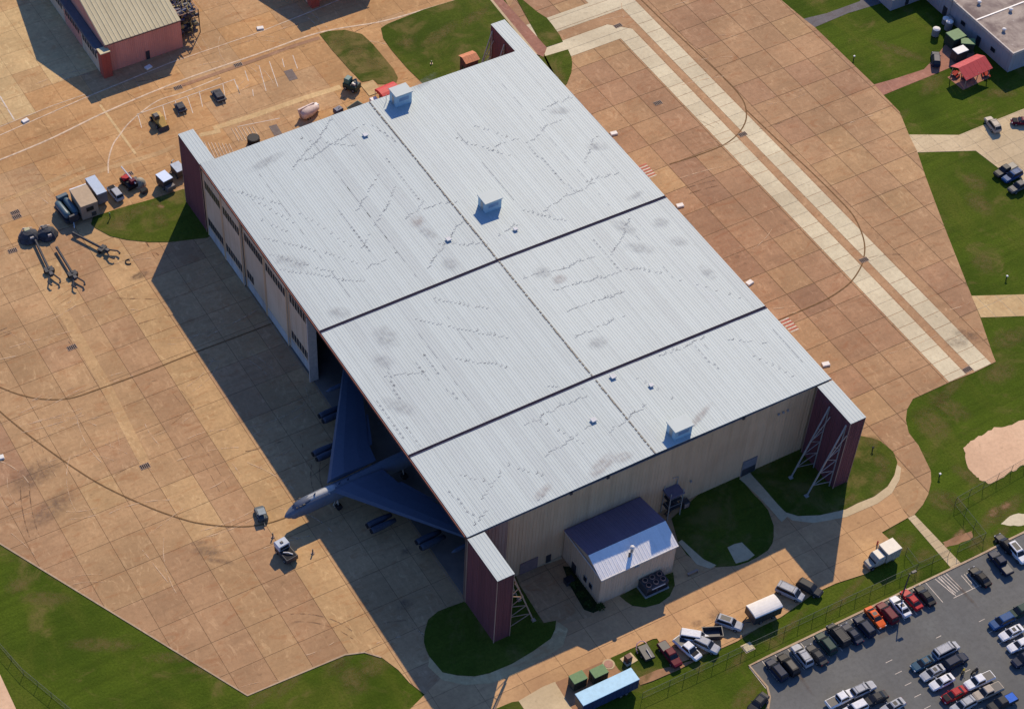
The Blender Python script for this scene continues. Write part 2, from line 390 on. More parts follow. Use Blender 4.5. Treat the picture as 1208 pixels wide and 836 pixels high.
# paths and yards to the east
patch('asphalt_path', [(948,22.5),(961,32.5),(1000,16),(1040,4),(1062,-10),(1030,-20),(1014,2),(975,16)], .03, M['asphaltpath'], .1)
patch('footpath', [(1031,100),(1042,112.5),(1066,102.5),(1095,91),(1121,80),(1128,78),(1140,80),(1150,62),(1118,50),(1115,53),(1105,66),(1090,82),(1056,93)], .03, M['brickpath'], .1)
slabs('east_yard', P2([(1072,159),(1131,159.5),(1204,130),(1300,95),(1330,220),(1208,213),(1181,201),(1151,178),(1082,180)]), 120, 20, 3.6, 3.6, .04, lambda x, y: M['cream'], M['palejoint'], .06)
slabs('east_path', P2([(1146,349),(1260,346),(1260,371),(1157,374.5)]), 120, 20, 3.6, 7, .04, lambda x, y: M['c_beige'], M['palejoint'], .1)
slabs('footpath', P2([(1071,610.7),(1079,607),(1134,664.5),(1124,672)]), 70, -40, 10, 1.5, .04, lambda x, y: M['cream'], M['palejoint'], .08)
rnd = random.Random(3)
def rough_poly(pts, n=5, amp=2.0):
    out = []
    for (a, b), (c, d) in zip(pts, pts[1:]+pts[:1]):
        for k in range(n):
            t = k/n; out.append((a+(c-a)*t+rnd.uniform(-amp, amp), b+(d-b)*t+rnd.uniform(-amp, amp)))
    return out
patch('sand_patch', rough_poly([(1137,528),(1150,517),(1173,505),(1198,499),(1225,488),(1250,540),(1208,548),(1193,556),(1183,563),(1166,571),(1152,563),(1141,550)], 6, 1.3), .03, M['sand'], .1)
patch('worn_patch', rough_poly([(1112,640),(1130,632),(1146,626),(1148,634),(1130,642),(1116,645)], 4, 1), .02, M['dirt'], .1)
patch('gravel_patch', rough_poly([(1180,617),(1196,607),(1215,604),(1215,618),(1196,620)], 4, 1.2), .02, M['pale'], .1)
patch('dirt_track', [(-30,770),(0,795),(20,838),(10,880),(-60,860)], .02, M['sand'], .1)
# parking lot with its kerb
lot = P2([(884,785),(905,775),(1131,667.5),(1163,652),(1189,638.5),(1290,590),(1400,900),(890,960),(903,838),(906,820),(903,808)])
patch('parking_lot', lot, .05, M['asphalt'], .1, raw=True)
def ribbon(pts, w, z, raw=False, h=.04):
    p = [Vector((a[0], a[1])) for a in (pts if raw else P2(pts))]; mb = MB(); L_, R_ = [], []
    for i, q in enumerate(p):
        d = ((p[min(i+1,len(p)-1)]-q).normalized() + (q-p[max(i-1,0)]).normalized()).normalized(); n_ = Vector((-d.y, d.x))*w/2
        L_.append(q+n_); R_.append(q-n_)
    for i in range(len(p)-1):
        vs = [(*L_[i],z-h),(*R_[i],z-h),(*R_[i+1],z-h),(*L_[i+1],z-h),(*L_[i],z),(*R_[i],z),(*R_[i+1],z),(*L_[i+1],z)]
        mb.add(vs, [(0,3,2,1),(4,5,6,7),(0,1,5,4),(1,2,6,5),(2,3,7,6),(3,0,4,7)])
    return mb
ribbon([(906,836),(908,822),(905,810),(884,785),(905,774.5),(1131,666.5),(1163,651),(1189,637),(1290,588)], .38, .16, h=.2).build('kerb', M['kerb'], kind='structure')
ribbon([(-60,592),(0,641),(292,820),(407,772),(430,769),(450,775)], .3, .11, h=.2).build('kerb', M['kerb'], kind='structure')
# stall lines
mb = MB()
for k in range(16):
    x = 36.3 + 2.7*k
    if k not in (13, 14, 15): mb.box(x-.06, x+.06, -41.2, -36.2, .05, .056)
for k in range(3): mb.box(68.9+2.9*k+2.5, 69.02+2.9*k+2.5, -41.2, -36.2, .05, .056)
for k in range(5): mb.add([(76.3+.62*k,-36.4,.057),(76.45+.62*k,-36.4,.057),(77.2+.5*k,-40.8+.1*k,.057),(77.05+.5*k,-40.8+.1*k,.057)], [(3,2,1,0)])
mb.add([(76.6,-41.3,.058),(83.9,-41.3,.058),(83.9,-41.42,.058),(76.6,-41.42,.058)], [(3,2,1,0)])
for k in range(5): mb.add([(80.9+.6*k,-38.0,.057),(81.03+.6*k,-38.0,.057),(81.0+.6*k,-41.3,.057),(80.87+.6*k,-41.3,.057)], [(3,2,1,0)])
for y in (-46.8,-49.5,-52.2,-54.9,-57.6): mb.box(57.6, 59.0, y-.05, y+.05, .05, .056); mb.box(68.5, 69.6, y-.05, y+.05, .05, .056)
for y in (-47.6,-50.3,-53,-55.7): mb.box(77.3, 78.6, y-.05, y+.05, .05, .056)
mb.build('stall_markings', M['white_line'], kind='structure')

# painted lines
def line(pts, w, mat, name='painted_line', z=.105, raw=False):
    return ribbon(pts, w, z, raw, .02).build(name, mat, kind='structure')
def smooth(pts, n=5):
    out = []
    P = [Vector(p) for p in pts]
    for i in range(len(P)-1):
        p0, p1, p2, p3 = P[max(i-1,0)], P[i], P[i+1], P[min(i+2,len(P)-1)]
        for k in range(n):
            t = k/n; out.append(.5*((2*p1)+(p2-p0)*t+(2*p0-5*p1+4*p2-p3)*t*t+(3*p1-p0-3*p2+p3)*t**3))
    out.append(P[-1]); return [(p.x, p.y) for p in out]
line(smooth([(-40,204),(0,189),(60,164),(125,132.5),(210,97),(302,65),(377,39),(450,26),(500,12),(540,0),(580,-16)]), .42, M['cream_line'], z=.115)
line([(-40,176),(0,160),(100,116),(200,75),(302,40),(365,15),(420,-8)], .25, M['cream_line'], z=.115)
line([(-40,164),(0,150),(60,126),(100,112)], .2, M['cream_line'], z=.118)
line([(0,114),(17,142)], .3, M['white_line'], z=.118)
line(smooth([(210,103),(302,71),(340,57),(377,45)]), 1.0, M['c_dark'], 'drain_channel', z=.111)
line(smooth([(128,205),(128,190),(133,172),(141,160),(155,143),(185,120),(215,110),(260,92)]), .3, M['cream_line'], z=.112)
line([(118,124),(160,182)], .55, M['c_beige'], 'pale_strip', z=.110)
line([(60,226),(100,207),(185,182),(207,173)], 1.3, M['c_gold'], 'pale_strip', z=.108)
line([(252,152),(302,136),(360,116),(402,103)], 1.5, M['c_beige'], 'pale_strip', z=.108)
line([(235,160),(260,155)], 1.2, M['c_beige'], 'pale_strip', z=.1085)
line([(0,240),(60,214),(100,198)], 1.1, M['c_gold'], 'pale_strip', z=.1075)
for p, q in (((161.4,135.5),(277.3,94)),((162.7,135.5),(167.2,151.3)),((192,124.8),(196,142)),((207,120),(211,136)),((221,114),(227.6,134)),((235,108),(239,126.5)),((263,100),(266.5,120)),((276.5,95),(283,111.5)),((298,106),(299,114)),((305.7,78),(314,108)),((317.8,73),(328,103)),((333,70),(335.5,80)),((345.4,65.8),(351,81.5)),((280,101),(282.5,111)),((289,84),(293,96)),((280,150),(330,140))):
    line([p, q], .16, M['white_line'], 'stall_line', z=.112)
line(smooth([(756,0),(779,22.5),(815,56),(854,92.5),(874,115),(880,130),(879,145),(869,160),(851.5,172.5),(816,186),(790,194)]), .28, M['groove'], 'guide_line', z=.112)
line(smooth([(880,130),(930,178),(963,209),(988,234),(1006,254),(1016,274),(1020,291),(1018.5,306.5),(1013.5,319),(1003.5,333),(988.5,345),(968.5,356.5),(933.5,371.5),(918,378)]), .28, M['groove'], 'guide_line', z=.113)
line(smooth([(-30,446),(0,457),(22.5,465.5),(50,471),(82.5,470),(120,458),(175,438),(225,418),(302,389),(372,362)]), .28, M['groove'], 'guide_line', z=.112)
line(smooth([(-30,455),(0,485.5),(50,525.5),(112.5,568),(175,598),(217.5,613),(240,618),(270,621),(302,620),(336,611),(400,583),(470,552),(520,530)]), .28, M['groove'], 'guide_line', z=.112)
# faded hatching by the north-west pocket, and red and white hatching by the east wall
for (cx, cy, ux, uy, n, L_) in ((247,176,4.2,1.6,8,20),(279,160,4.2,-1.6,7,16)):
    mb = MB()
    for k in range(n):
        a = at(cx+ux*k-6, cy+uy*k*.2-8); b = at(cx+ux*k+3, cy+uy*k*.2+L_-9); mb.beam(Vector((a.x,a.y,.10)), Vector((b.x,b.y,.10)), .09)
    mb.build('hatched_marking', M['cream_line'], kind='structure')
M['redline'] = plain('red_marking', (.55,.12,.09), .85)
for (cx, cy) in ((756,196),(922,376)):
    for mat, o in ((M['redline'], 0), (M['white_line'], .5)):
        mb = MB()
        for k in range(5):
            a = at(cx+o*3, cy+o*4); mb.box(a.x-.9+.1*k, a.x+1.4, a.y-1.1*k/1.3-.12, a.y-1.1*k/1.3+.12, .10, .107 if o else .105)
        mb.build('hatched_marking', mat, kind='structure')

# stains: worn-in marks with a ragged soft edge
def stainmat(name, c, a):
    n = N(name, .95, .1)
    tc = n.t.nodes.new('ShaderNodeTexCoord'); g = n.t.nodes.new('ShaderNodeTexGradient'); g.gradient_type = 'SPHERICAL'
    n.l(tc.outputs['Object'], g.inputs[0]); f = n.noise(.9, 5, .6, lo=.3, hi=.7)
    m = n.math('MULTIPLY', n.ramp(g.outputs[0], .0, .75), n.math('ADD', n.math('MULTIPLY', f, .8), .2))
    n.l(n.math('MULTIPLY', m, a), n.b.inputs['Alpha']); return n.done(c)
M['oil'] = stainmat('oil_stain', (.17,.12,.09), .42); M['soot'] = stainmat('roof_soot', (.28,.27,.28), .26); M['rustst'] = stainmat('roof_rust', (.36,.27,.24), .35)
M['drysoft'] = stainmat('worn_grass', (.19,.145,.05), .55); M['drysoft2'] = stainmat('bare_earth', (.33,.19,.10), .75)
def stain(px, py, rx, ry, rot, mat, z=.12, name='stain', parent=None, op=1):
    p = at(px, py, z); n = 20
    me = MB().add([(math.cos(2*math.pi*i/n), math.sin(2*math.pi*i/n), 0) for i in range(n)], [tuple(range(n))]).mesh(name, M[mat])
    o = link(name, me, parent, (p.x, p.y, z), math.radians(rot), kind=None if parent else 'structure'); o.scale = (rx, ry, 1); return o
for s_ in ((244,650,3.6,1.6,-35,'oil'),(235,640,2.2,.8,-20,'oil'),(258,661,4,.8,-40,'oil'),(165,325,2.6,1.4,20,'oil'),(1140,395,4,2,-60,'oil'),(1128,404,3,2,-30,'oil'),(40,560,7,4,10,'oil'),(60,600,8,3,20,'oil'),(843,725,2.5,1.4,10,'oil'),(822,735,1.5,1,0,'oil'),(1050,742,4,1,10,'oil'),(1139,700,.5,5,0,'oil'),(946,800,.5,5,-5,'oil'),(480,650,2.2,1.1,0,'oil'),(478,712,2.4,1.6,0,'oil'),(163,325,3,1.2,0,'oil')):
    stain(*s_)


for s_ in ((340,806,5,1.6,22),(400,780,5,2,25),(440,785,4,3,0),(415,800,3,5,10),(310,820,5,1.5,20),(200,775,1.5,5,60),(240,790,1.2,5,60),(70,680,3,1.2,-30),(55,705,6,2,-30),(120,760,8,2,-30),(20,690,3,2,0),
 (1065,640,4,2.5,20),(1090,655,3,2,0),(1050,630,3,1.2,20),(1170,610,5,2,20),(1190,600,6,2,20),(1150,640,3,1,20),(1180,630,4,1.5,20),(1100,500,4,6,0),(1120,480,3,6,20),(1110,590,3,4,0),(1125,590,2,3,0),
 (1155,240,3,5,0),(1160,310,3,4,0),(1150,215,3,4,10),(1190,400,5,3,0),(1180,440,5,3,0),(1120,460,8,1.5,20),(1060,140,5,1.5,20),(1180,110,5,2,-30),(1060,60,2,9,30),(1100,100,6,2,20),(970,45,2,1,0),(1140,560,2,4,20),
 (160,250,4,2,20),(190,260,2,3,0),(185,240,2,1.5,0),(140,262,3,2,0),(1040,560,3,1.5,20),(1000,590,3,1,20),(1040,545,2,3,0),(520,40,8,2,20),(560,20,6,2,20),(480,50,3,2,0),(660,90,1,3,0),(640,80,2,1,0),(740,790,2,1.5,0),(760,800,4,1,20),
 (900,800,3,2,0),(880,820,5,2,20),(1000,700,8,1,20),(930,740,8,1,20),(870,780,4,1.2,20),(1030,520,2,2,0),(420,60,3,2,0),(400,50,2,2,0),(440,75,2,3,0)):
    stain(*s_, 'drysoft', .166 if any(a<s_[0]<b and c<s_[1]<d for a,b,c,d in ((100,250,220,290),(985,1060,510,600),(440,680,0,110),(377,470,30,100),(715,800,770,805))) else .012, 'worn_grass_patch')
for s_ in ((1130,632,3,1,20),(1172,604,2,1,20),(190,244,1,1,0),(1186,596,2,1,0)): stain(*s_, 'drysoft2', .17 if s_[0] < 300 else .03, 'bare_earth_patch')

def inside(pl, x, y):
    r = False
    for i in range(len(pl)):
        (x1, y1), (x2, y2) = pl[i-1][:2], pl[i][:2]
        if (y1 > y) != (y2 > y) and x < (x2-x1)*(y-y1)/(y2-y1)+x1: r = not r
    return r
# tyre scrubs and cracks worn into the concrete
M['scrub'] = stainmat('tyre_scrub', (.22,.135,.08), .5); M['palescrub'] = stainmat('pale_scuff', (.72,.53,.33), .5)
def marks(name, mat, a, z=.121):
    n = N(name, .95, .1); f = n.noise(.5, 4, .6, lo=.38, hi=.66); n.l(n.math('MULTIPLY', f, a), n.b.inputs['Alpha']); return n.done(mat)
mk = (marks('dark_scuffs', (.24,.145,.085), .42), marks('pale_scuffs', (.74,.54,.34), .6)); rm = random.Random(11)
for mi in (0, 1):
    out = MB()
    for k in range(60 if mi == 0 else 120):
        if k % 3: cx, cy = rm.uniform(-72,-2), rm.uniform(-12,108)
        elif k % 2: cx, cy = rm.uniform(80,150), rm.uniform(5,130)
        else: cx, cy = rm.uniform(-30,60), rm.uniform(128,170)
        if 0 < cx < 76 and cy < 118: continue
        a0 = rm.choice((0, 0, math.pi/2, -.3))+rm.uniform(-.35,.35); cur = rm.uniform(-.09,.09); L_ = rm.uniform(3,14); w_ = rm.uniform(.06,.22); pts = []
        x, y, h = cx, cy, a0
        for i in range(9): pts.append((x, y)); x += math.cos(h)*L_/8; y += math.sin(h)*L_/8; h += cur*L_/8
        if any(not inview(*q) for q in pts) or not any(all(inside(pl, *q) for q in pts) for pl in (front_poly, rear_poly, top_poly)): continue
        for off in ((0, 1.7) if rm.random() < .3 else (0,)):
            r2 = ribbon([(px_-off*math.sin(a0), py_+off*math.cos(a0)) for px_, py_ in pts], w_, .121+.002*mi, True, .004); out.add(r2.v, r2.f)
    out.build('tyre_marks', mk[mi], kind='stuff')

# ------------------------------------------------------------------ the big hangar
HW, HL, HH = 75.8, 105.8, 18.45
M['roof'] = siding('hangar_roof_sheet', (.430,.490,.468), (.385,.43,.41), .55, .3, .3, .02)
M['roof2'] = siding('hangar_roof_sheet_dull', (.410,.466,.448), (.37,.41,.395), .55, .3, .3, .02)
M['wall'] = siding('hangar_wall', (.66,.42,.235), (.54,.32,.17), .8, .55, .25, .05)
M['wallrust'] = siding('hangar_wall_rusty', (.40,.25,.18), (.34,.16,.11), .8, .8, .25, .05)
M['maroon'] = siding('maroon_siding', (.17,.055,.058), (.12,.042,.046), .75, .5, .4, .06)
M['door'] = siding('door_leaf', (.62,.46,.31), (.50,.34,.21), .8, .7, .4, .05)
M['doorlow'] = siding('door_leaf_base', (.50,.47,.43), (.36,.29,.24), .8, .7, .4, .05)
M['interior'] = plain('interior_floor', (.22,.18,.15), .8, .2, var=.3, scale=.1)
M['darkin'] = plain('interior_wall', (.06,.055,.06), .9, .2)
M['seam'] = plain('roof_joint', (.085,.065,.085), .9, .2)
M['cupola'] = siding('roof_cabin_cladding', (.36,.50,.56), (.26,.36,.42), .6, .4)
M['trim'] = plain('eave_trim', (.10,.045,.04), .7, .3)
hg = thing('aircraft_hangar', 'huge hangar with pale ribbed metal roof, tan walls and maroon door pockets at its corners', 'hangar')
def roofz(x): return HH + .5*(1-abs(x-HW/2)/(HW/2))
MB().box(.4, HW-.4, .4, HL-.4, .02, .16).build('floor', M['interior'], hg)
# roof deck below the sheets, its dark edge shows in the joints
d = MB()
for (x0, x1) in ((0, HW/2), (HW/2, HW)):
    d.add([(x0,0,HH-.9),(x1,0,HH-.9),(x1,HL,HH-.9),(x0,HL,HH-.9),(x0,0,roofz(x0)-.12),(x1,0,roofz(x1)-.12),(x1,HL,roofz(x1)-.12),(x0,HL,roofz(x0)-.12)],
          [(0,3,2,1),(4,5,6,7),(0,1,5,4),(1,2,6,5),(2,3,7,6),(3,0,4,7)])
deck = d.build('roof_deck', M['seam'], hg)
SW_ = HW/34
def sheet(x, y0, y1, w=SW_, nr=4, flip=False, zf=roofz):
    """a ribbed roof sheet, its ribs along y"""
    prof = [(0, .0)]
    p = w/nr
    for k in range(nr):
        c = (k+.5)*p; prof += [(c-.11, 0), (c-.05, .024), (c+.05, .024), (c+.11, 0)]
    prof.append((w-.02, 0)); n = len(prof)
    L0 = y1-y0; vs = []
    for y in (0, L0): vs += [(a, y, zf(x+a)-zf(x)+b) for a, b in prof]
    for y in (0, L0): vs += [(a, y, zf(x+a)-zf(x)-.08) for a, b in prof]
    fs = [(i, i+1, n+i+1, n+i) for i in range(n-1)] + [(2*n+i, i, 0+i, 2*n+i) for i in ()]
    fs += [(2*n+i, 2*n+i+1, i+1, i) for i in range(n-1)] + [(n+i, n+i+1, 3*n+i+1, 3*n+i) for i in range(n-1)]
    fs += [(0, n, 3*n, 2*n), (n-1, 3*n-1, 4*n-1, 2*n-1)]
    return MB().add(vs, fs)
BAYS = ((-.35, 19.84), (20.36, 53.89), (54.41, HL+.35))
for (y0, y1) in BAYS:
    cache = {}
    for k in range(34):
        x = k*SW_; left = k < 17; mat = M['roof'] if random.random() < .82 else M['roof2']
        key = (left, mat.name)
        if key not in cache: cache[key] = sheet(0 if left else HW/2, y0, y1).mesh('roof_sheet', mat)
        link('roof_sheet', cache[key], deck, (x, y0, roofz(x)+random.choice((0, 0, .012, .02))))
# joint covers and the ridge
for y in (20.1, 54.15):
    j = MB(); j.add([(0,y-.38,HH-.05),(HW/2,y-.38,HH+.45),(HW,y-.38,HH-.05),(0,y+.38,HH-.05),(HW/2,y+.38,HH+.45),(HW,y+.38,HH-.05)], [(0,1,4,3),(1,2,5,4)])
    for s_ in (-.22, .22):
        j.beam((0,y+s_,HH+.1), (HW/2,y+s_,HH+.6), .07); j.beam((HW/2,y+s_,HH+.6), (HW,y+s_,HH+.1), .07)
    j.build('expansion_joint', M['seam'], deck)
r = MB()
for (y0, y1) in BAYS:
    y = y0
    while y < y1-.3:
        L_ = min(1.0, y1-y); r.box(HW/2-.11+random.uniform(-.06,.06), HW/2+.11, y, y+L_*random.uniform(.55,.95), HH+.5, HH+.64); y += 1.0
r.build('ridge_strip', M['darksteel'], deck, kind='stuff')
# small laps where sheets overlap, in the wandering rows seen on the roof
ch = [((258,222),(330,240)),((300,236),(345,262)),((312,262),(340,275)),((310,280),(420,310)),((318,300),(395,322)),((330,318),(432,334)),((427,292),(467,227)),((420,250),(447,210)),((400,250),(440,300)),((436,318),(467,300)),((505,316),(545,262)),((500,248),(540,240)),((520,290),(575,290)),((510,352),(575,366)),((490,377),(580,397)),((350,250),(410,288)),((355,165),(420,175)),((360,190),(430,150)),((345,200),(395,140)),((440,150),(470,172)),((455,190),(497,240)),((560,150),(603,165)),((538,165),(600,185)),((575,180),(612,165)),((620,170),(660,140)),((625,175),(680,230)),((640,250),(700,215)),((690,190),(705,160)),((690,215),(728,205)),((618,250),(668,262)),((620,330),(700,305)),((650,345),(730,322)),((700,285),(735,325)),((740,318),(780,322)),((800,330),(870,350)),((720,300),(742,258)),((672,370),(735,345)),((680,400),(735,375)),((455,430),(470,470)),((440,470),(480,520)),((490,430),(510,452)),((500,420),(520,445)),((540,425),(603,435)),((528,460),(545,475)),((455,445),(500,440)),((475,500),(500,530)),((570,590),(590,560)),((530,580),(562,612)),((545,560),(575,570)),((560,620),(575,600)),((620,500),(690,470)),((640,500),(700,530)),((640,455),(690,460)),((720,510),(760,480)),((740,440),(790,470)),((820,410),(850,440)),((870,410),(930,440)),((860,400),(905,405)),((645,540),(700,500)),((575,640),(640,585)),((600,550),(640,560)),((780,420),(830,400)),((560,390),(600,400)),((690,110),(640,130)),((480,260),(500,240)),((590,280),(612,268))]
lap = MB(); laps2 = MB()
rp_ = SW_/4
for (a, b) in ch:
    p, q = at(*a, HH), at(*b, HH)
    if p.x > q.x: p, q = q, p
    wob = 0
    if (q.x-p.x) > abs(q.y-p.y)*.25:
        for k in range(int(p.x/rp_), int(q.x/rp_)+1):
            x = (k+.5)*rp_; y = p.y+(q.y-p.y)*(x-p.x)/max(q.x-p.x,.1); wob = wob*.7+random.uniform(-.35,.35); y += wob
            if not (.6 < x < HW-.6 and .6 < y < HL-.6) or min(abs(y-20.1), abs(y-54.15)) < .8 or random.random() < .18: continue
            t = lap if random.random() < .15 else laps2; z = roofz(x)
            t.box(x-.25, x+.25, y-.05, y+.05, z+.01, z+.05)
            if random.random() < .45: t.box(x+.22, x+.28, y, y+random.uniform(.15,.7), z+.01, z+.045)
    else:
        n = int(abs(q.y-p.y)/1.0)
        for k in range(n):
            y = p.y+(q.y-p.y)*k/n; x = round((p.x+(q.x-p.x)*k/n)/rp_)*rp_
            if not (.6 < x < HW-.6 and .6 < y < HL-.6) or min(abs(y-20.1), abs(y-54.15)) < .8: continue
            t = lap if random.random() < .15 else laps2; z = roofz(x); t.box(x-.03, x+.03, y-.4, y+.35, z+.01, z+.045)
            if random.random() < .6: t.box(x-.25, x+.25, y-.05, y+.05, z+.01, z+.05)
# long faint joints down the slopes
for (a, b) in (((300,190),(430,350)),((360,165),(560,420)),((490,385),(560,470)),((600,105),(790,330)),((650,90),(830,310)),((830,405),(850,440)),((700,455),(780,545)),((540,160),(600,240)),((400,205),(470,300)),((905,390),(940,430))):
    p, q = at(*a, HH), at(*b, HH); x = round(p.x/SW_)*SW_; y0, y1 = sorted((p.y, q.y)); y = y0
    while y < y1:
        L_ = random.uniform(.5, 2.5)
        if random.random() < .6 and .6 < y < HL-3 and min(abs(y-20.1), abs(y-54.15)) > 3: laps2.box(x-.04, x+.04, y, y+L_, roofz(x)+.0, roofz(x)+.04)
        y += L_+.3
lap.build('sheet_lap', plain('lap_shadow_gap', (.15,.155,.17), .8), deck, kind='stuff')  # shade at the sheet ends is put into this dark grey
laps2.build('sheet_lap', plain('lap_edge', (.355,.38,.375), .8), deck, kind='stuff')
def roofstain(px, py, rx, ry, rot, mat):
    p = at(px, py, HH+.3); z = roofz(p.x)+.1
    n = 20; me = MB().add([(math.cos(2*math.pi*i/n), math.sin(2*math.pi*i/n), 0) for i in range(n)], [tuple(range(n))]).mesh('roof_stain', M[mat])
    o = link('roof_stain', me, deck, (p.x, p.y, z), math.radians(rot)); o.scale = (rx, ry, 1)
for s_ in ((400,368,3,2,-35),(470,478,4.2,2.2,-60),(452,425,3,2,-60),(350,310,3,2,-50),(333,305,2,1.5,0),(660,130,3,1.6,-20),(705,172,3,1.6,-30),(750,230,3,1,10),(780,262,2.4,2,0),(800,284,2.6,1.8,-40),(755,292,4,2,-40),(738,268,2,4,20),(835,320,1.6,3,0),(640,322,2.4,2,0),(504,275,1.5,3,20),(530,312,2,2.4,0),(500,98,5,1.4,20),(315,190,6,1.5,10),(455,397,3,4,0),(705,405,3,2,0)): roofstain(*s_, 'soot')
for s_ in ((710,550,5,1.8,22),(735,540,2.5,1.4,0),(640,580,3,1.2,20),(492,262,2.2,2,0),(825,492,5,1,25),(660,330,2,1.5,0)): roofstain(*s_, 'rustst')
# walls of upright ribbed panels
def wallpanel(L_, h, nr):
    prof = [(0, 0)]; p = L_/nr
    for k in range(nr):
        c = (k+.5)*p; prof += [(c-.09, 0), (c-.05, -.05), (c+.05, -.05), (c+.09, 0)]
    prof.append((L_-.03, 0)); n = len(prof)
    vs = [(a, b, 0) for a, b in prof] + [(a, b, h) for a, b in prof] + [(0,.15,0),(L_-.03,.15,0),(0,.15,h),(L_-.03,.15,h)]
    fs = [(i, i+1, n+i+1, n+i) for i in range(n-1)] + [(2*n+1, 2*n, 2*n+2, 2*n+3)]
    return MB().add(vs, fs)
ws = MB().box(.3, HW-.3, .2, .3, 0, HH-.9).build('wall', M['wall'], hg)
np_ = 18; pw = HW/np_
mesh_w = wallpanel(pw, HH-.95, 6).mesh('wall_panel', M['wall']); mesh_r = wallpanel(pw, HH-.95, 6).mesh('wall_panel', M['wallrust'])
for k in range(np_): link('wall_panel', mesh_r if k in (0, 1) else mesh_w, ws, (k*pw, .04, .04))
wn = MB().box(.3, HW-.3, HL-.4, HL-.2, 0, HH-.9).build('wall', M['wall'], hg)
for k in range(np_): link('wall_panel', mesh_w, wn, ((k+1)*pw, HL-.04, .04), math.pi)
we = MB().box(HW-.4, HW-.2, .3, HL-.4, 0, HH-.9).build('wall', M['wall'], hg)
npe = 25; me_ = wallpanel(HL/npe, HH-.95, 6).mesh('wall_panel', M['wall'])
for k in range(npe): link('wall_panel', me_, we, (HW-.04, k*HL/npe, .04), math.pi/2)
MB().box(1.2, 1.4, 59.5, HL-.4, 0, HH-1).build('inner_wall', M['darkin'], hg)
# eave gutter and downpipe heads along the south edge, maroon header along the open west side
g = MB().box(-.1, HW+.1, -.42, -.02, HH-.32, HH-.1)
g.build('gutter', plain('gutter_metal', (.16,.15,.15), .6), hg)
for x in (20.5, 56.5, 28.0): MB().box(x, x+.5, -.5, -.05, HH-.7, HH+.02).build('downpipe_head', M['darksteel'], hg)
MB().box(-.12, .35, -.6, HL+.6, HH-.95, HH-.16).build('door_header', M['trim'], hg)
MB().box(-.25, -.122, 0, HL, HH-.35, HH-.12).build('header_lip', plain('rust_red_lip', (.26,.08,.05), .7), hg)
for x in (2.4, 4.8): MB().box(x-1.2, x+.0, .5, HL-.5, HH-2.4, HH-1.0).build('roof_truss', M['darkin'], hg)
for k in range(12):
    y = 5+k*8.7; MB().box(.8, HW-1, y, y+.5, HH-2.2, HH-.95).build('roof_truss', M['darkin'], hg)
# sliding door leaves, with two rows of small panes
leaves = [(97.4,105.6,.3,1,1),(88.7,97.3,.3,1,1),(79.3,88.5,.75,1,2),(69.6,79.2,.75,1,0),(59.6,69.5,1.05,1,1)]
for (y0, y1, x, up, low) in leaves:
    lf = MB().box(x-.28, x, y0, y1, 2.6, HH-1.0).build('door_leaf', M['door'], hg)
    MB().box(x-.33, x+.02, y0, y1, .3, 2.58).build('kick_panel', M['doorlow'], lf)
    MB().box(x-.28, x, y0, y1, .12, .29).build('bottom_rail', M['darksteel'], lf)
    for yy in (y0+.02, y1-.3): MB().box(x-.40, x-.29, yy, yy+.28, .1, HH-1.0).build('stile', M['wall'], lf)
    n = int((y1-y0-.8)/1.05)
    pane = MB().cbox(-.05, 0, 0, .80, 0, 2.0, .02).mesh('pane', M['glass'])
    for k in range(n):
        yy = y0+.55+k*(y1-y0-1.0)/n
        link('pane', pane, lf, (x-.27, yy, HH-5.3))
        if low == 1 or (low == 2 and k > n-4): link('pane', pane, lf, (x-.27, yy, 3.3))
MB().box(-.3, 1.5, 59.15, 59.5, 0, HH-1).build('door_jamb', plain('jamb_paint', (.5,.42,.36), .7), hg)
for x_ in (.2, .65, 1.0): MB().box(x_-.2, x_-.1, .3, 105.5, .115, .15).build('door_track', M['rust'], hg)
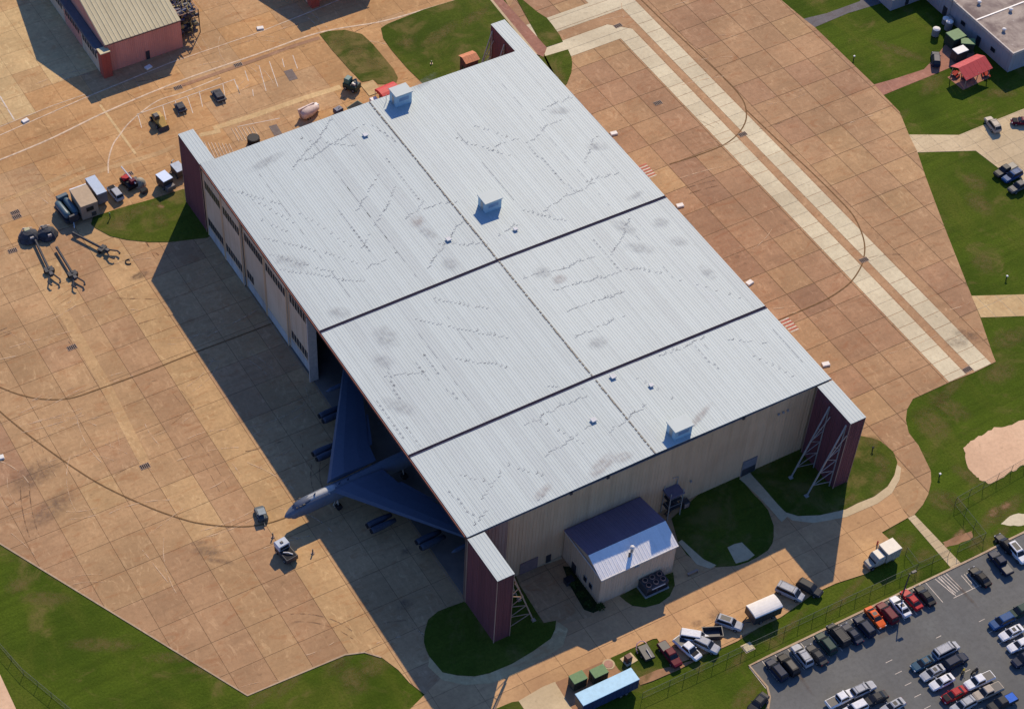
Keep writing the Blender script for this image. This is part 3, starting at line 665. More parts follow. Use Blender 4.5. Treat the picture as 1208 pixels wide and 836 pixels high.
# corner pockets that take the doors, each with two braces
PK, PWD, PZ = 10.66, 3.18, HH-.14
def pocket(x0, ysign, inner):
    y0, y1 = (-PK, -.67) if ysign < 0 else (HL+.67, HL+PK)
    b = MB().box(x0+.12, x0+PWD-.12, y0+.12, y1, 0, PZ-.15); pk = b.build('door_pocket', M['darkin'], hg)
    nn = 5; m1 = wallpanel((y1-y0)/nn, PZ-.25, 4).mesh('siding_panel', M['maroon']); m2 = wallpanel(PWD/2, PZ-.25, 3).mesh('siding_panel', M['maroon'])
    for k in range(nn):
        link('siding_panel', m1, pk, (x0+.06, y0+(k+1)*(y1-y0)/nn, .02), -math.pi/2)
        link('siding_panel', m1, pk, (x0+PWD-.06, y0+k*(y1-y0)/nn, .02), math.pi/2)
    for k in range(2):
        if ysign < 0: link('siding_panel', m2, pk, (x0+k*PWD/2, y0+.06, .02))
        else: link('siding_panel', m2, pk, (x0+(k+1)*PWD/2, y1-.06, .02), math.pi)
    for (cx, cy) in ((x0-.02, y0-.02), (x0+PWD+.02, y0-.02), (x0-.02, y1+.0), (x0+PWD+.02, y1+.0)):
        MB().beam((cx,cy,0),(cx,cy,PZ-.2),.09).build('corner_trim', M['wallrust'], pk)
    s = sheet(0, y0-.12, y1+.02, PWD+.2, 5, zf=lambda x: PZ); s.build('pocket_roof', M['roof'], pk, loc=(x0-.1, y0-.12, PZ))
    MB().box(x0-.06, x0+PWD+.06, y0-.06, y1, PZ-.28, PZ-.09).build('roof_trim', M['trim'], pk)
    for yy in (y0+.8 if ysign < 0 else y1-.8, y0+5.8 if ysign < 0 else y1-5.8):
        xb = x0 if inner < 0 else x0+PWD; s_ = -1 if inner < 0 else 1
        t = MB(); tp = Vector((xb+s_*.15, yy, PZ-1.2)); ft = Vector((xb+s_*5.4, yy, .05)); wl = Vector((xb+s_*.25, yy, .05))
        t.beam(tp, ft, .16); t.beam(tp, wl, .12)
        t.beam((xb+s_*.3, yy-.9, PZ-3), (xb+s_*2.6, yy-.2, 9.4), .09)
        prev = None
        for q in (.3, .48, .66, .84):
            a = tp.lerp(ft, q); b_ = tp.lerp(wl, q+.08); t.beam(a, b_, .08)
            if prev: t.beam(prev, a, .07)
            prev = b_
        t.box(ft.x-.35, ft.x+.35, yy-.35, yy+.35, .02, .35)
        t.build('brace', M['steel'] if inner < 0 else M['rust'], pk)
pocket(0, -1, 1); pocket(HW-PWD, -1, -1); pocket(0, 1, 1); pocket(HW-PWD, 1, -1)
# cabins and small vents on the roof
def cabin(x, y, w, l, h):
    z = roofz(x)-.05
    c = MB().box(x-w/2, x+w/2, y-l/2, y+l/2, z, z+h).build('roof_cabin', M['cupola'], hg)
    MB().cbox(x-w/2-.2, x+w/2+.2, y-l/2-.2, y+l/2+.2, z+h+.003, z+h+.18, .05).build('cabin_roof', M['roof'], c)
    MB().box(x-w/2-.04, x-w/2-.005, y-.5, y+.4, z+.15, z+2.0).build('cabin_door', M['steel'], c)
    MB().box(x-w*.3, x+w*.3, y-l/2-.035, y-l/2-.003, z+h*.45, z+h*.75).build('louvre', plain('louvre_blue', (.20,.30,.42), .5), c)
cabin(44.0, 67.9, 3.6, 2.8, 2.4); cabin(43.7, 103.4, 3.6, 2.8, 2.7); cabin(44.3, 1.9, 3.6, 2.6, 2.2)
def roofvent(px, py, r=.45, h=.6):
    p = at(px, py, HH+.3); z = roofz(p.x)
    v = MB().box(p.x-r, p.x+r, p.y-r, p.y+r, z, z+h).build('roof_vent', M['steel'], hg)
    MB().cbox(p.x-r-.15, p.x+r+.15, p.y-r-.15, p.y+r+.15, z+h+.003, z+h+.15, .05).build('vent_cap', plain('vent_cap_paint', (.55,.56,.56), .6), v)
for q in ((431,161),(529,284),(723,446),(700,497),(608,272),(768,456)): roofvent(*q, r=.26 if q[0] in (608,768) else .36, h=.28)
MB().beam((41.0,104.6,HH+.5),(41.0,104.6,HH+2.2),.05).build('aerial', M['steel'], hg)
# wall fittings on the south side
MB().box(59.2, 62.4, -.16, -.02, .1, 4.2).build('roller_door', plain('roller_door', (.21,.19,.19), .6), hg)
MB().box(59.3, 62.3, -.19, -.162, .1, 2.0).build('door_shade', M['darksteel'], hg)
MB().box(11.5, 15.2, -.14, -.02, .1, 3.2).build('blocked_door', plain('blocked_door', (.24,.15,.13), .7), hg)
MB().box(17.0, 18.0, -.14, -.02, .1, 2.2).build('side_door', M['darksteel'], hg)
for x, z in ((47.2,5.5),(65,14.1),(66,14.1),(67,14.1)): MB().box(x, x+.35, -.35, -.03, z, z+.35).build('wall_light', M['steel'], hg)

# access tower standing against the south wall
tw = thing('access_tower', 'open steel frame tower with small dark roof against the tan hangar wall', 'tower', (42.9, -1.2, .16))
TX, TY = 1.35, 1.05
for sx in (-1, 1):
    for sy in (-1, 1): MB().beam((sx*TX, sy*TY, 0), (sx*TX, sy*TY, 7.4 if sy > 0 or sx < 0 else 7.4), .11).build('leg', M['steel'], tw)
MB().cbox(-TX-.25, TX+.25, -TY-.25, TY+.25, 6.3, 6.5, .05).build('roof', plain('tower_roof', (.17,.13,.16), .7), tw)
for z in (2.4, 4.6):
    MB().box(-TX, TX, -TY, TY, z, z+.1).build('platform', M['darksteel'], tw)
    rl = MB()
    for s_ in (-1, 1): rl.beam((-TX,s_*TY,z+1.1),(TX,s_*TY,z+1.1),.05); rl.beam((s_*TX,-TY,z+1.1),(s_*TX,TY,z+1.1),.05)
    rl.build('railing', M['steel'], tw)
for z0, z1, a in ((0,2.4,1),(2.4,4.6,-1),(4.6,6.3,1)):
    st = MB(); st.beam((-TX*a*.8,-.3,z0),(TX*a*.8,-.3,z1),.08); st.beam((-TX*a*.8,.3,z0),(TX*a*.8,.3,z1),.08)
    for k in range(6): t = (k+.5)/6; st.box(-TX*a*.8*(1-2*t)-.12, -TX*a*.8*(1-2*t)+.12, -.3, .3, z0+(z1-z0)*t-.03, z0+(z1-z0)*t+.03)
    st.build('stair', M['darksteel'], tw)
MB().path([(TX,TY,6.4),(TX,TY,8.6),(TX-1.2,TY,8.8)], .06).build('ladder_hoop', M['steel'], tw)
tg = thing('utility_box', 'small dark box beside the access tower foot', 'utility box', (46.2,-1.0,.16))
MB().cbox(-.7,.7,-.6,.6,0,1.5,.06).build('cabinet', M['darksteel'], tg); MB().box(-.5,-.02,-.66,-.603,.2,1.3).build('door', M['wallrust'], tg); MB().box(.02,.5,-.66,-.603,.2,1.3).build('door', M['wallrust'], tg)

# annex in front of the south wall
M['annexwall'] = siding('annex_wall', (.60,.43,.28), (.50,.34,.21), .8, .4, .5, .04)
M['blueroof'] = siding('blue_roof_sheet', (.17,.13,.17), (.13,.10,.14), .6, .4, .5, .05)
M['whiteroof'] = siding('white_roof_sheet', (.84,.81,.76), (.74,.70,.64), .55, .5, .5, .05)
AX0, AX1, AY0, AY1, AYM, AH, AR = 20.35, 36.0, -12.45, -.25, -8.07, 7.7, 9.6
ax = thing('annex_building', 'tan annex with half dark blue and half white ribbed roof against the hangar', 'building', (AX0, AY0, .1))
ADX, ADY, ARY = AX1-AX0, AY1-AY0, AYM-AY0
wl_ = MB().add([(x,y,z) for x in (.12, ADX-.12) for y,z in ((.12,0),(ADY,0),(ADY,AH-.1),(ARY,AR-.15),(.12,AH-.12))], [(0,1,2,3,4),(9,8,7,6,5),(0,5,6,1),(1,6,7,2),(2,7,8,3),(3,8,9,4),(4,9,5,0)]).build('wall', M['annexwall'], ax)
L_ = (AX1-AX0)/6; mf = wallpanel(L_, AH-.3, 5).mesh('wall_panel', M['annexwall'])
for k in range(6): link('wall_panel', mf, wl_, (k*L_, .05, .02))
L2 = (AY1-AY0)/5; ms = wallpanel(L2, AH-.3, 4).mesh('wall_panel', M['annexwall'])
for k in range(5): link('wall_panel', ms, wl_, (.05, (k+1)*L2, .02), -math.pi/2); link('wall_panel', ms, wl_, (AX1-AX0-.05, k*L2, .02), math.pi/2)
ym = AYM-AY0
def xsheet(y0, y1, w, mat, parent, z0, z1, x0, nr=3):
    """annex sheets run up the slope (along y)"""
    prof = [(0,0)]; p = w/nr
    for k in range(nr): c = (k+.5)*p; prof += [(c-.09,0),(c-.04,.03),(c+.04,.03),(c+.09,0)]
    prof.append((w-.02,0)); n = len(prof)
    vs = [(a,y0,z0+b) for a,b in prof]+[(a,y1,z1+b) for a,b in prof]+[(a,y0,z0-.1) for a,b in prof]+[(a,y1,z1-.1) for a,b in prof]
    fs = [(i,i+1,n+i+1,n+i) for i in range(n-1)]+[(2*n+i,2*n+i+1,i+1,i) for i in range(n-1)]+[(n+i,n+i+1,3*n+i+1,3*n+i) for i in range(n-1)]+[(0,n,3*n,2*n),(n-1,3*n-1,4*n-1,2*n-1)]
    MB().add(vs, fs).build('roof_sheet', mat, parent, loc=(x0,0,0))
for k in range(8):
    w = (AX1-AX0+.4)/8
    xsheet(-.2, ym-.04, w, M['whiteroof'], ax, AH-.12, AR, -.2+k*w)
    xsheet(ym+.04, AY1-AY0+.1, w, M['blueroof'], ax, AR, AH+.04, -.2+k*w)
v_ = MB().beam((7.3,1.9,AH+1), (7.3,1.9,AH+2.3), .28, 10).build('roof_vent', M['steel'], ax); MB().ball((7.3,1.9,AH+2.35), .45,.45,.3).build('vent_cap', M['white'], v_)
MB().box(6.4,6.7,1.3,1.6,AH+.6,AH+1.6).build('roof_pipe', M['darksteel'], ax)
for y, w in ((2.2,1.1),(4.0,1.1)):
    wd = MB().box(-.1,.03,y,y+w,1.7,3.1).build('window', M['steel'], ax); MB().box(-.13,-.102,y+.08,y+w-.08,1.8,3.0).build('pane', M['glass'], wd)
MB().box(-.08,.03,7.6,9.0,.05,2.4).build('door', M['darksteel'], ax)
MB().box(5.6,6.7,-.03,.04,.05,2.2).build('door', M['annexwall'], ax)
MB().box(6.7,7.6,-.45,-.02,AH-.75,AH-.4).build('flood_light', M['steel'], ax)
MB().box(-.12,-.02,0,AY1-AY0,AH-.35,AH-.12).build('eave_trim', M['white'], ax)
MB().box(-.2,AX1-AX0+.2,-.3,-.21,AH-.3,AH-.05).build('gutter', M['white'], ax)
# machine standing in front of the annex
ac = thing('cooling_unit', 'dark boxy cooling plant on the small lawn in front of the annex', 'cooling unit', (30.9,-13.9,.17))
MB().cbox(-2.3,2.3,-1.3,1.3,.25,2.3,.06).build('casing', plain('plant_casing', (.05,.045,.05), .6), ac)
MB().box(-2.5,2.5,-1.5,1.5,0,.25).build('base', M['steel'], ac)
for i in range(3):
    for j in range(2):
        f = MB().beam((-1.5+1.5*i,-.6+1.2*j,2.3),(-1.5+1.5*i,-.6+1.2*j,2.5),.5,12).build('fan_housing', M['wallrust'], ac); MB().beam((-1.5+1.5*i,-.6+1.2*j,2.5),(-1.5+1.5*i,-.6+1.2*j,2.52),.38,12).build('fan', M['black'], f)
MB().box(-1.2,1.6,-1.36,-1.31,1.6,1.85).build('header_pipe', M['white'], ac)
MB().box(-2.1,-.2,-1.345,-1.303,.5,1.3).build('grille', M['black'], ac); MB().box(.2,2.1,-1.345,-1.303,.5,1.3).build('grille', M['black'], ac)
for (px, py, l, g) in ((817,676,'low dark bench beside the annex path',0),(671,687,'dark mat and bin by the annex side door',0)):
    p = at(px, py, .12); t = thing('bench' if 'bench' in l else 'waste_bin', l, 'bench' if 'bench' in l else 'bin', p)
    if 'bench' in l:
        MB().box(-1.1,1.1,-.25,.25,.42,.5).build('seat', M['rust'], t)
        for s_ in (-.9,.9): MB().box(s_-.06,s_+.06,-.22,.22,0,.42).build('leg', M['darksteel'], t)
    else: MB().cbox(-.8,.8,-.6,.6,0,1.1,.06).build('bin_body', M['darksteel'], t); MB().cbox(-.85,.85,-.65,.65,1.1,1.22,.04).build('lid', M['black'], t)
# shrubs in the bed beside the annex
M['leaf'] = grass('shrub_leaf', (.03,.055,.012), amount=.05, bright=(.05,.08,.02))
def shrub(px, py, r, h, label, group='shrubs in the bed beside the annex', z=.16):
    p = at(px, py, z); t = thing('shrub', label, 'shrub', p, group=group)
    MB().beam((0,0,0),(0,0,h*.5),.06,5).build('stem', M['rust'], t); mb = MB(); rr = random.Random(int(px*7+py))
    for k in range(150):
        u = Vector((rr.gauss(0,1), rr.gauss(0,1), abs(rr.gauss(0,1)))).normalized()*(rr.random()**.4); c = Vector((u.x*r, u.y*r, h*.2+u.z*h*.8))
        a = Vector((rr.uniform(-1,1),rr.uniform(-1,1),rr.uniform(-.4,.8))).normalized()*.16; b = a.cross(Vector((rr.uniform(-1,1),rr.uniform(-1,1),1))).normalized()*.12
        mb.add([c-a, c+b, c+a, c-b], [(0,1,2,3)])
    mb.build('foliage', M['leaf'], t, kind='stuff')
for i, (a, b, lab) in enumerate(((677,690,'low dark shrub nearest the annex side door'),(685,703,'low dark shrub below the annex side windows'),(694,714,'dark shrub at the front corner of the annex bed'),(708,717,'broad dark shrub in front of the annex corner'))): shrub(a, b, .9, 1.1, lab)

# ------------------------------------------------------------------ the brick-red hangar at the top, and its neighbour just outside the frame
M['pinkwall'] = siding('pink_wall', (.62,.27,.19), (.50,.20,.14), .8, .5, .3, .04)
M['creamroof'] = siding('cream_roof_sheet', (.56,.48,.28), (.47,.39,.22), .7, .4, .3, .04)
def red_hangar(dx, label, wid=18.2):
    x0, y0 = 2.4, 162.6
    r = thing('red_hangar', label, 'hangar', (x0+dx, y0, .08)); h0, h1, ym_, yL = 7.5, 14.2, 25.0, 50.0
    def zz(y): return h0 + (h1-h0)*(1-abs(y-ym_)/ym_)
    MB().add([(0.1,.1,0),(wid-.1,.1,0),(wid-.1,yL-.1,0),(.1,yL-.1,0),(.1,.1,h0-.1),(wid-.1,.1,h0-.1),(wid-.1,yL-.1,h0-.1),(.1,yL-.1,h0-.1),(.1,ym_,h1-.1),(wid-.1,ym_,h1-.1)],
             [(3,2,1,0),(0,1,5,4),(2,3,7,6),(4,5,9,8),(8,9,6,7),(1,2,6,9,5),(3,0,4,8,7)]).build('wall', M['pinkwall'], r)
    n = 8; w = wid/n; m = wallpanel(w, h0-.25, 5).mesh('wall_panel', M['pinkwall'])
    for k in range(n): link('wall_panel', m, r, (k*w, 0.03, .02))
    prof = []; 
    for k in range(int(wid/2)):
        for (ya, za, yb, zb) in ((-.3, h0, ym_, h1), (ym_, h1, yL+.3, h0)):
            MB().add([(a,y,z+b) for y,z in ((ya,za),(yb,zb)) for a,b in ((0,-.1),(0,.02),(.2,.1),(.35,.02),(1.0,.02),(1.15,.1),(1.3,.02),(wid/int(wid/2)-.03,.02),(wid/int(wid/2)-.03,-.1))],
                     [(i,i+1,10+i,9+i) for i in range(8)]+[(8,7,6,5,4,3,2,1,0),tuple(range(9,18))]).build('roof_sheet', M['creamroof'], r, loc=(k*wid/int(wid/2),0,0)) if not (dx and k % 4) or dx == 0 else None
    if dx: MB().add([(0,-.3,h0),(wid,-.3,h0),(wid,ym_,h1),(0,ym_,h1),(wid,yL+.3,h0),(0,yL+.3,h0)], [(0,1,2,3),(3,2,4,5)]).build('roof', M['creamroof'], r)
    MB().box(-2.0, -.02, .6, yL, 5.4, 6.3).build('door_canopy', plain('canopy_felt', (.12,.12,.13), .8), r)
    for k in range(5):
        lf = MB().box(-1.6, -1.35, .7+k*9.8, 10.3+k*9.8, .15, 5.38).build('door_leaf', M['pinkwall'] if k % 2 else M['door'], r)
        for j in range(6): MB().box(-1.66,-1.603,1.6+k*9.8+j*1.4,2.5+k*9.8+j*1.4,3.2,4.4).build('pane', M['glass'], lf)
    M['brickred'] = siding('brick_red_siding', (.40,.09,.055), (.30,.065,.045), .8, .5, .4, .05)
    pk = MB().box(-1.6, .5, -1.5, .55, 0, 6.5).build('door_pocket', M['brickred'], r)
    mp = wallpanel(1.05, 6.4, 3).mesh('siding_panel', M['brickred'])
    for k in range(2): link('siding_panel', mp, pk, (-1.6+k*1.05, -1.56, .02))
    MB().cbox(-1.75, .65, -1.65, .6, 6.51, 6.65, .04).build('pocket_roof', M['creamroof'], pk)
    MB().box(9.2, 10.1, -.09, -.03, .05, 2.2).build('door', M['darksteel'], r)
    MB().box(-.1,wid+.1,-.45,-.31,h0-.22,h0-.02).build('gutter', M['trim'], r)
    return r
red_hangar(0, 'brick-red hangar with cream ribbed roof, cut by the top edge left of centre')
if True: red_hangar(51.2, 'brick-red hangar beyond the top edge whose shadow falls on the taxiway', 16.4)

# cluttered pipework frame against the red hangar's east wall
pf = thing('pipework_frame', 'tall cluttered frame of dark pipes and blue tanks beside the brick-red hangar', 'pipework', (23.9, 169.8, .1))
for x in (-2.3, 2.3):
    for y in (-4.2, 0, 4.2, 8.4): MB().beam((x,y,0),(x,y,6.2),.12).build('post', M['darksteel'], pf)
for z in (2.0, 4.1, 6.1):
    b = MB()
    for x in (-2.3, 2.3): b.beam((x,-4.2,z),(x,8.4,z),.09)
    for y in (-4.2,-2.1,0,2.1,4.2,6.3,8.4): b.beam((-2.3,y,z),(2.3,y,z),.08)
    b.build('frame', M['rust'] if z > 5 else M['darksteel'], pf)
rr = random.Random(5)
tk = (plain('tank_blue', (.03,.05,.13), .5), plain('tank_grey', (.12,.12,.13), .5), plain('tank_yellow', (.30,.24,.09), .6), M['darksteel'])
for k in range(300):
    x, y, z = rr.uniform(-2.1,2.1), rr.uniform(-4.1,4.5), rr.choice((.3,2.2,4.3,4.3,5.0)); a = rr.uniform(.35,.75); m = rr.choice(tk)
    if rr.random() < .5: MB().beam((x-a,y,z+a),(x+a,y+rr.uniform(-.3,.3),z+a),a*.8,8).build('tank', m, pf)
    else: MB().path([(x,y,z),(x,y,z+1.2),(x+rr.uniform(-1,1),y+rr.uniform(-1,1),z+1.7),(x+.4,y+1,z+1.9)], .11).build('pipe', m, pf)

# ------------------------------------------------------------------ the bomber, nose out of the hangar
M['air'] = siding('aircraft_grey', (.075,.095,.14), (.058,.075,.11), .55, .5, .6, .0)
M['engine'] = siding('engine_cowling', (.05,.06,.085), (.03,.035,.05), .6, .7, 1.2, .0)
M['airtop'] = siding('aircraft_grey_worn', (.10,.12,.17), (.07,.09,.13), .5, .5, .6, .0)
bp = thing('bomber_aircraft', 'long dark grey eight-engined swept-wing bomber poking its nose out of the hangar', 'aircraft', (-20.4, 29.7, .16), math.radians(2.6))
FL = 45.5
def ring(x, yr, zc, zr, n=16, p=2.4):
    r = []
    for i in range(n):
        a = 2*math.pi*(i+.5)/n; c, s_ = math.cos(a), math.sin(a)
        r.append((x, math.copysign(abs(c)**(2/p), c)*yr, zc+math.copysign(abs(s_)**(2/p), s_)*zr))
    return r
MB().loft([ring(x, a, z, b) for x, a, z, b in ((0,.12,2.9,.12),(.5,.55,2.95,.5),(1.4,.95,3.1,.95),(2.6,1.25,3.3,1.4),(4,1.4,3.45,1.65),(7,1.45,3.5,1.7),(16,1.45,3.5,1.7),(26,1.45,3.5,1.65),(34,1.2,3.7,1.3),(41,.85,4.1,.9),(FL,.35,4.5,.4))]).build('fuselage', siding('fuselage_grey', (.125,.145,.18), (.09,.105,.13), .5, .5, .6, .0), bp, smooth=True)
MB().loft([ring(x, a, 4.35, .9, 12, 3) for x, a in ((4.6,.3),(5.2,.8),(10.2,.85),(10.8,.5))]).build('sunlit_top_overlay', siding('sunlit_top_paint', (.42,.43,.42), (.28,.29,.30), .5, .6, .6, .0), bp, smooth=True)  # sunlit top of the front fuselage painted in as a paler overlay
cp = MB().loft([ring(x, a, z, b, 10) for x, a, z, b in ((1.9,.6,4.15,.2),(2.5,.85,4.45,.42),(3.5,.9,4.75,.42),(4.6,.75,4.95,.3),(6.5,.35,5.05,.18))]).build('cockpit', M['air'], bp, smooth=True)
for s_ in (-1, 1):
    for k in range(3): MB().box(2.2+.62*k, 2.7+.62*k, s_*(.55+.12*k)-.14, s_*(.55+.12*k)+.14, 4.5+.18*k, 4.75+.18*k).build('pane', M['glass'], cp)
def wing(sgn, root_x, tip_x, root_c, tip_c, span, z0, z1, th, y0=1.2):
    rs = []
    n = 7
    for k in range(n):
        t = k/(n-1); y = sgn*(y0+(span-y0)*t); x = root_x+(tip_x-root_x)*t; c = root_c+(tip_c-root_c)*t; z = z0+(z1-z0)*t; h = th*c
        if k == 0: c *= 1.12
        rs.append([(x,y,z),(x+c*.08,y,z+h*.5),(x+c*.35,y,z+h*.62),(x+c*.7,y,z+h*.35),(x+c,y,z),(x+c*.6,y,z-h*.35),(x+c*.15,y,z-h*.4)])
    return MB().loft(rs)
for s_ in (-1, 1):
    w = wing(s_, 9.6, 28.0, 9.3, 3.0, 26.6, 5.2, 4.3, .11).build('wing', M['air'], bp)
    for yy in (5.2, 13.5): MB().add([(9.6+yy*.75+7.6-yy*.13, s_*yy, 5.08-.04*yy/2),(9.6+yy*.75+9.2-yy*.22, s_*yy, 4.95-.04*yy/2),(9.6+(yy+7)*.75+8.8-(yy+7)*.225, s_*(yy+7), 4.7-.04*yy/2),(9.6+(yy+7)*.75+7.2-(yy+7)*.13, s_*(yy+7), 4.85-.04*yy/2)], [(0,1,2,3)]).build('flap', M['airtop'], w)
    for yy, nm in ((9.9, 3.0), (17.6, 3.0)):
        xl = 9.6+(yy-1.2)*.748
        p = MB().loft([ring(x, a, 3.0 if yy < 12 else 2.75, b, 8) for x, a, b in ((xl-.3,.18,.9),(xl+2.6,.18,1.0))]).build('engine_pylon', M['air'], bp)
        for q in (-.72, .72):
            e = MB().loft([[(x, s_*yy+q+r*math.cos(2*math.pi*i/12), (2.45 if yy < 12 else 2.2)+r*math.sin(2*math.pi*i/12)) for i in range(12)] for x, r in ((xl-4.1,.55),(xl-3.7,.62),(xl-2.4,.66),(xl-.6,.56),(xl+.9,.40))]).build('engine', M['engine'], bp, smooth=True)
            MB().beam((xl-4.33, s_*yy+q, 2.45 if yy < 12 else 2.2), (xl-4.2, s_*yy+q, 2.45 if yy < 12 else 2.2), .5, 12).build('intake', M['black'], e)
    MB().loft([ring(x, a, 3.3, b, 8) for x, a, b in ((27.6,.1,.1),(28.6,.4,.4),(31.5,.42,.42),(33.4,.1,.1))]).build('drop_tank', M['air'], bp, smooth=True, loc=(-6, s_*22.5, -.4))
    MB().beam((26.5, s_*25.2, 0), (26.5, s_*25.2, 3.9), .09).build('outrigger', M['darksteel'], bp)
    wing(s_, 36.6, 42.4, 5.2, 2.2, 7.6, 4.9, 5.0, .09, .5).build('tailplane', M['air'], bp)
MB().loft([[(x,-.2*t,z),(x+c*.3,-.25*t,z),(x+c,0,z),(x+c*.3,.25*t,z)] for x, z, c, t in ((34,4.6,9.5,1),(40.8,14.5,4.3,.5))]).build('tail_fin', M['air'], bp)
for x, ys in ((10.5,(-1.3,1.3)),(24.5,(-1.3,1.3))):
    for y in ys:
        for k in (-.28,.28):
            wh = MB().beam((x,y+k-.16,.6),(x,y+k+.16,.6),.6,14).build('wheel', M['black'], bp)
        MB().beam((x,y,.6),(x,y*.6,2.2),.14,8).build('gear_strut', M['steel'], bp)
for s_ in (-1, 1):
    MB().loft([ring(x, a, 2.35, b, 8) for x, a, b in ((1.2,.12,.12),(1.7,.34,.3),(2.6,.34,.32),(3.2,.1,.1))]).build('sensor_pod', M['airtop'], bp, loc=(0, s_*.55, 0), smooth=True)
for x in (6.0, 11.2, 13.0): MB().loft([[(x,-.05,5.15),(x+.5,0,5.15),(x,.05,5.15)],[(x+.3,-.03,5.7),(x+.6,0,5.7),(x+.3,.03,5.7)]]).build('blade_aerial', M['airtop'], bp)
for x, y in ((8.9,.5),(9.4,-.5),(8.9,-.9)): MB().ball((x,y,4.95),.22,.22,.14).build('hatch_cover', M['steel'], bp)

# ------------------------------------------------------------------ vehicles
MC = {}
def part(name, key, fn, mat, parent, loc=(0,0,0), smooth=False, rz=0):
    k = (key, name, mat.name)
    if k not in MC: MC[k] = fn().mesh(name, mat, smooth)
    return link(name, MC[k], parent, loc, rz)
def cring(x, hw, z0, z1, c=.14):
    return [(x,-hw+c,z0),(x,hw-c,z0),(x,hw,z0+c*1.2),(x,hw,z1-c*1.3),(x,hw-c*1.2,z1),(x,-hw+c*1.2,z1),(x,-hw,z1-c*1.3),(x,-hw,z0+c*1.2)]
KINDS = {  # body stations; cabin: x0,x1 low, x0,x1 top, low z, top z, half widths
 'sedan': dict(L=2.42, st=((-2.42,.70,.42,.80),(-2.3,.84,.30,.98),(-1.5,.91,.24,1.04),(0,.92,.22,.99),(1.1,.91,.24,.97),(2.0,.85,.27,.84),(2.34,.74,.33,.70),(2.42,.6,.4,.6)), cab=(-1.85,1.05,-1.05,.22,.96,1.43,.80,.60), wx=1.42),
 'suv':   dict(L=2.42, st=((-2.42,.80,.42,1.0),(-2.34,.90,.34,1.12),(-1.5,.95,.30,1.14),(0,.96,.28,1.12),(1.1,.95,.30,1.10),(2.1,.90,.32,1.0),(2.38,.80,.36,.86),(2.45,.65,.44,.72)), cab=(-2.32,1.15,-2.0,.38,1.08,1.75,.86,.68), wx=1.45),
 'pickup':dict(L=2.85, st=((-2.85,.90,.50,1.05),(-2.80,.95,.42,1.10),(-.75,.96,.38,1.12),(0,.96,.36,1.12),(1.4,.95,.38,1.12),(2.45,.92,.40,1.04),(2.78,.82,.44,.92),(2.85,.7,.5,.8)), cab=(-.75,1.45,-.6,.75,1.08,1.80,.86,.70), wx=1.75),
 'van':   dict(L=2.6, st=((-2.6,.85,.42,1.15),(-2.52,.93,.34,1.25),(-1.5,.96,.30,1.25),(0,.96,.28,1.22),(1.4,.95,.30,1.15),(2.2,.90,.32,1.0),(2.52,.80,.36,.86),(2.6,.65,.44,.72)), cab=(-2.52,1.75,-2.4,.9,1.12,1.95,.88,.76), wx=1.6)}
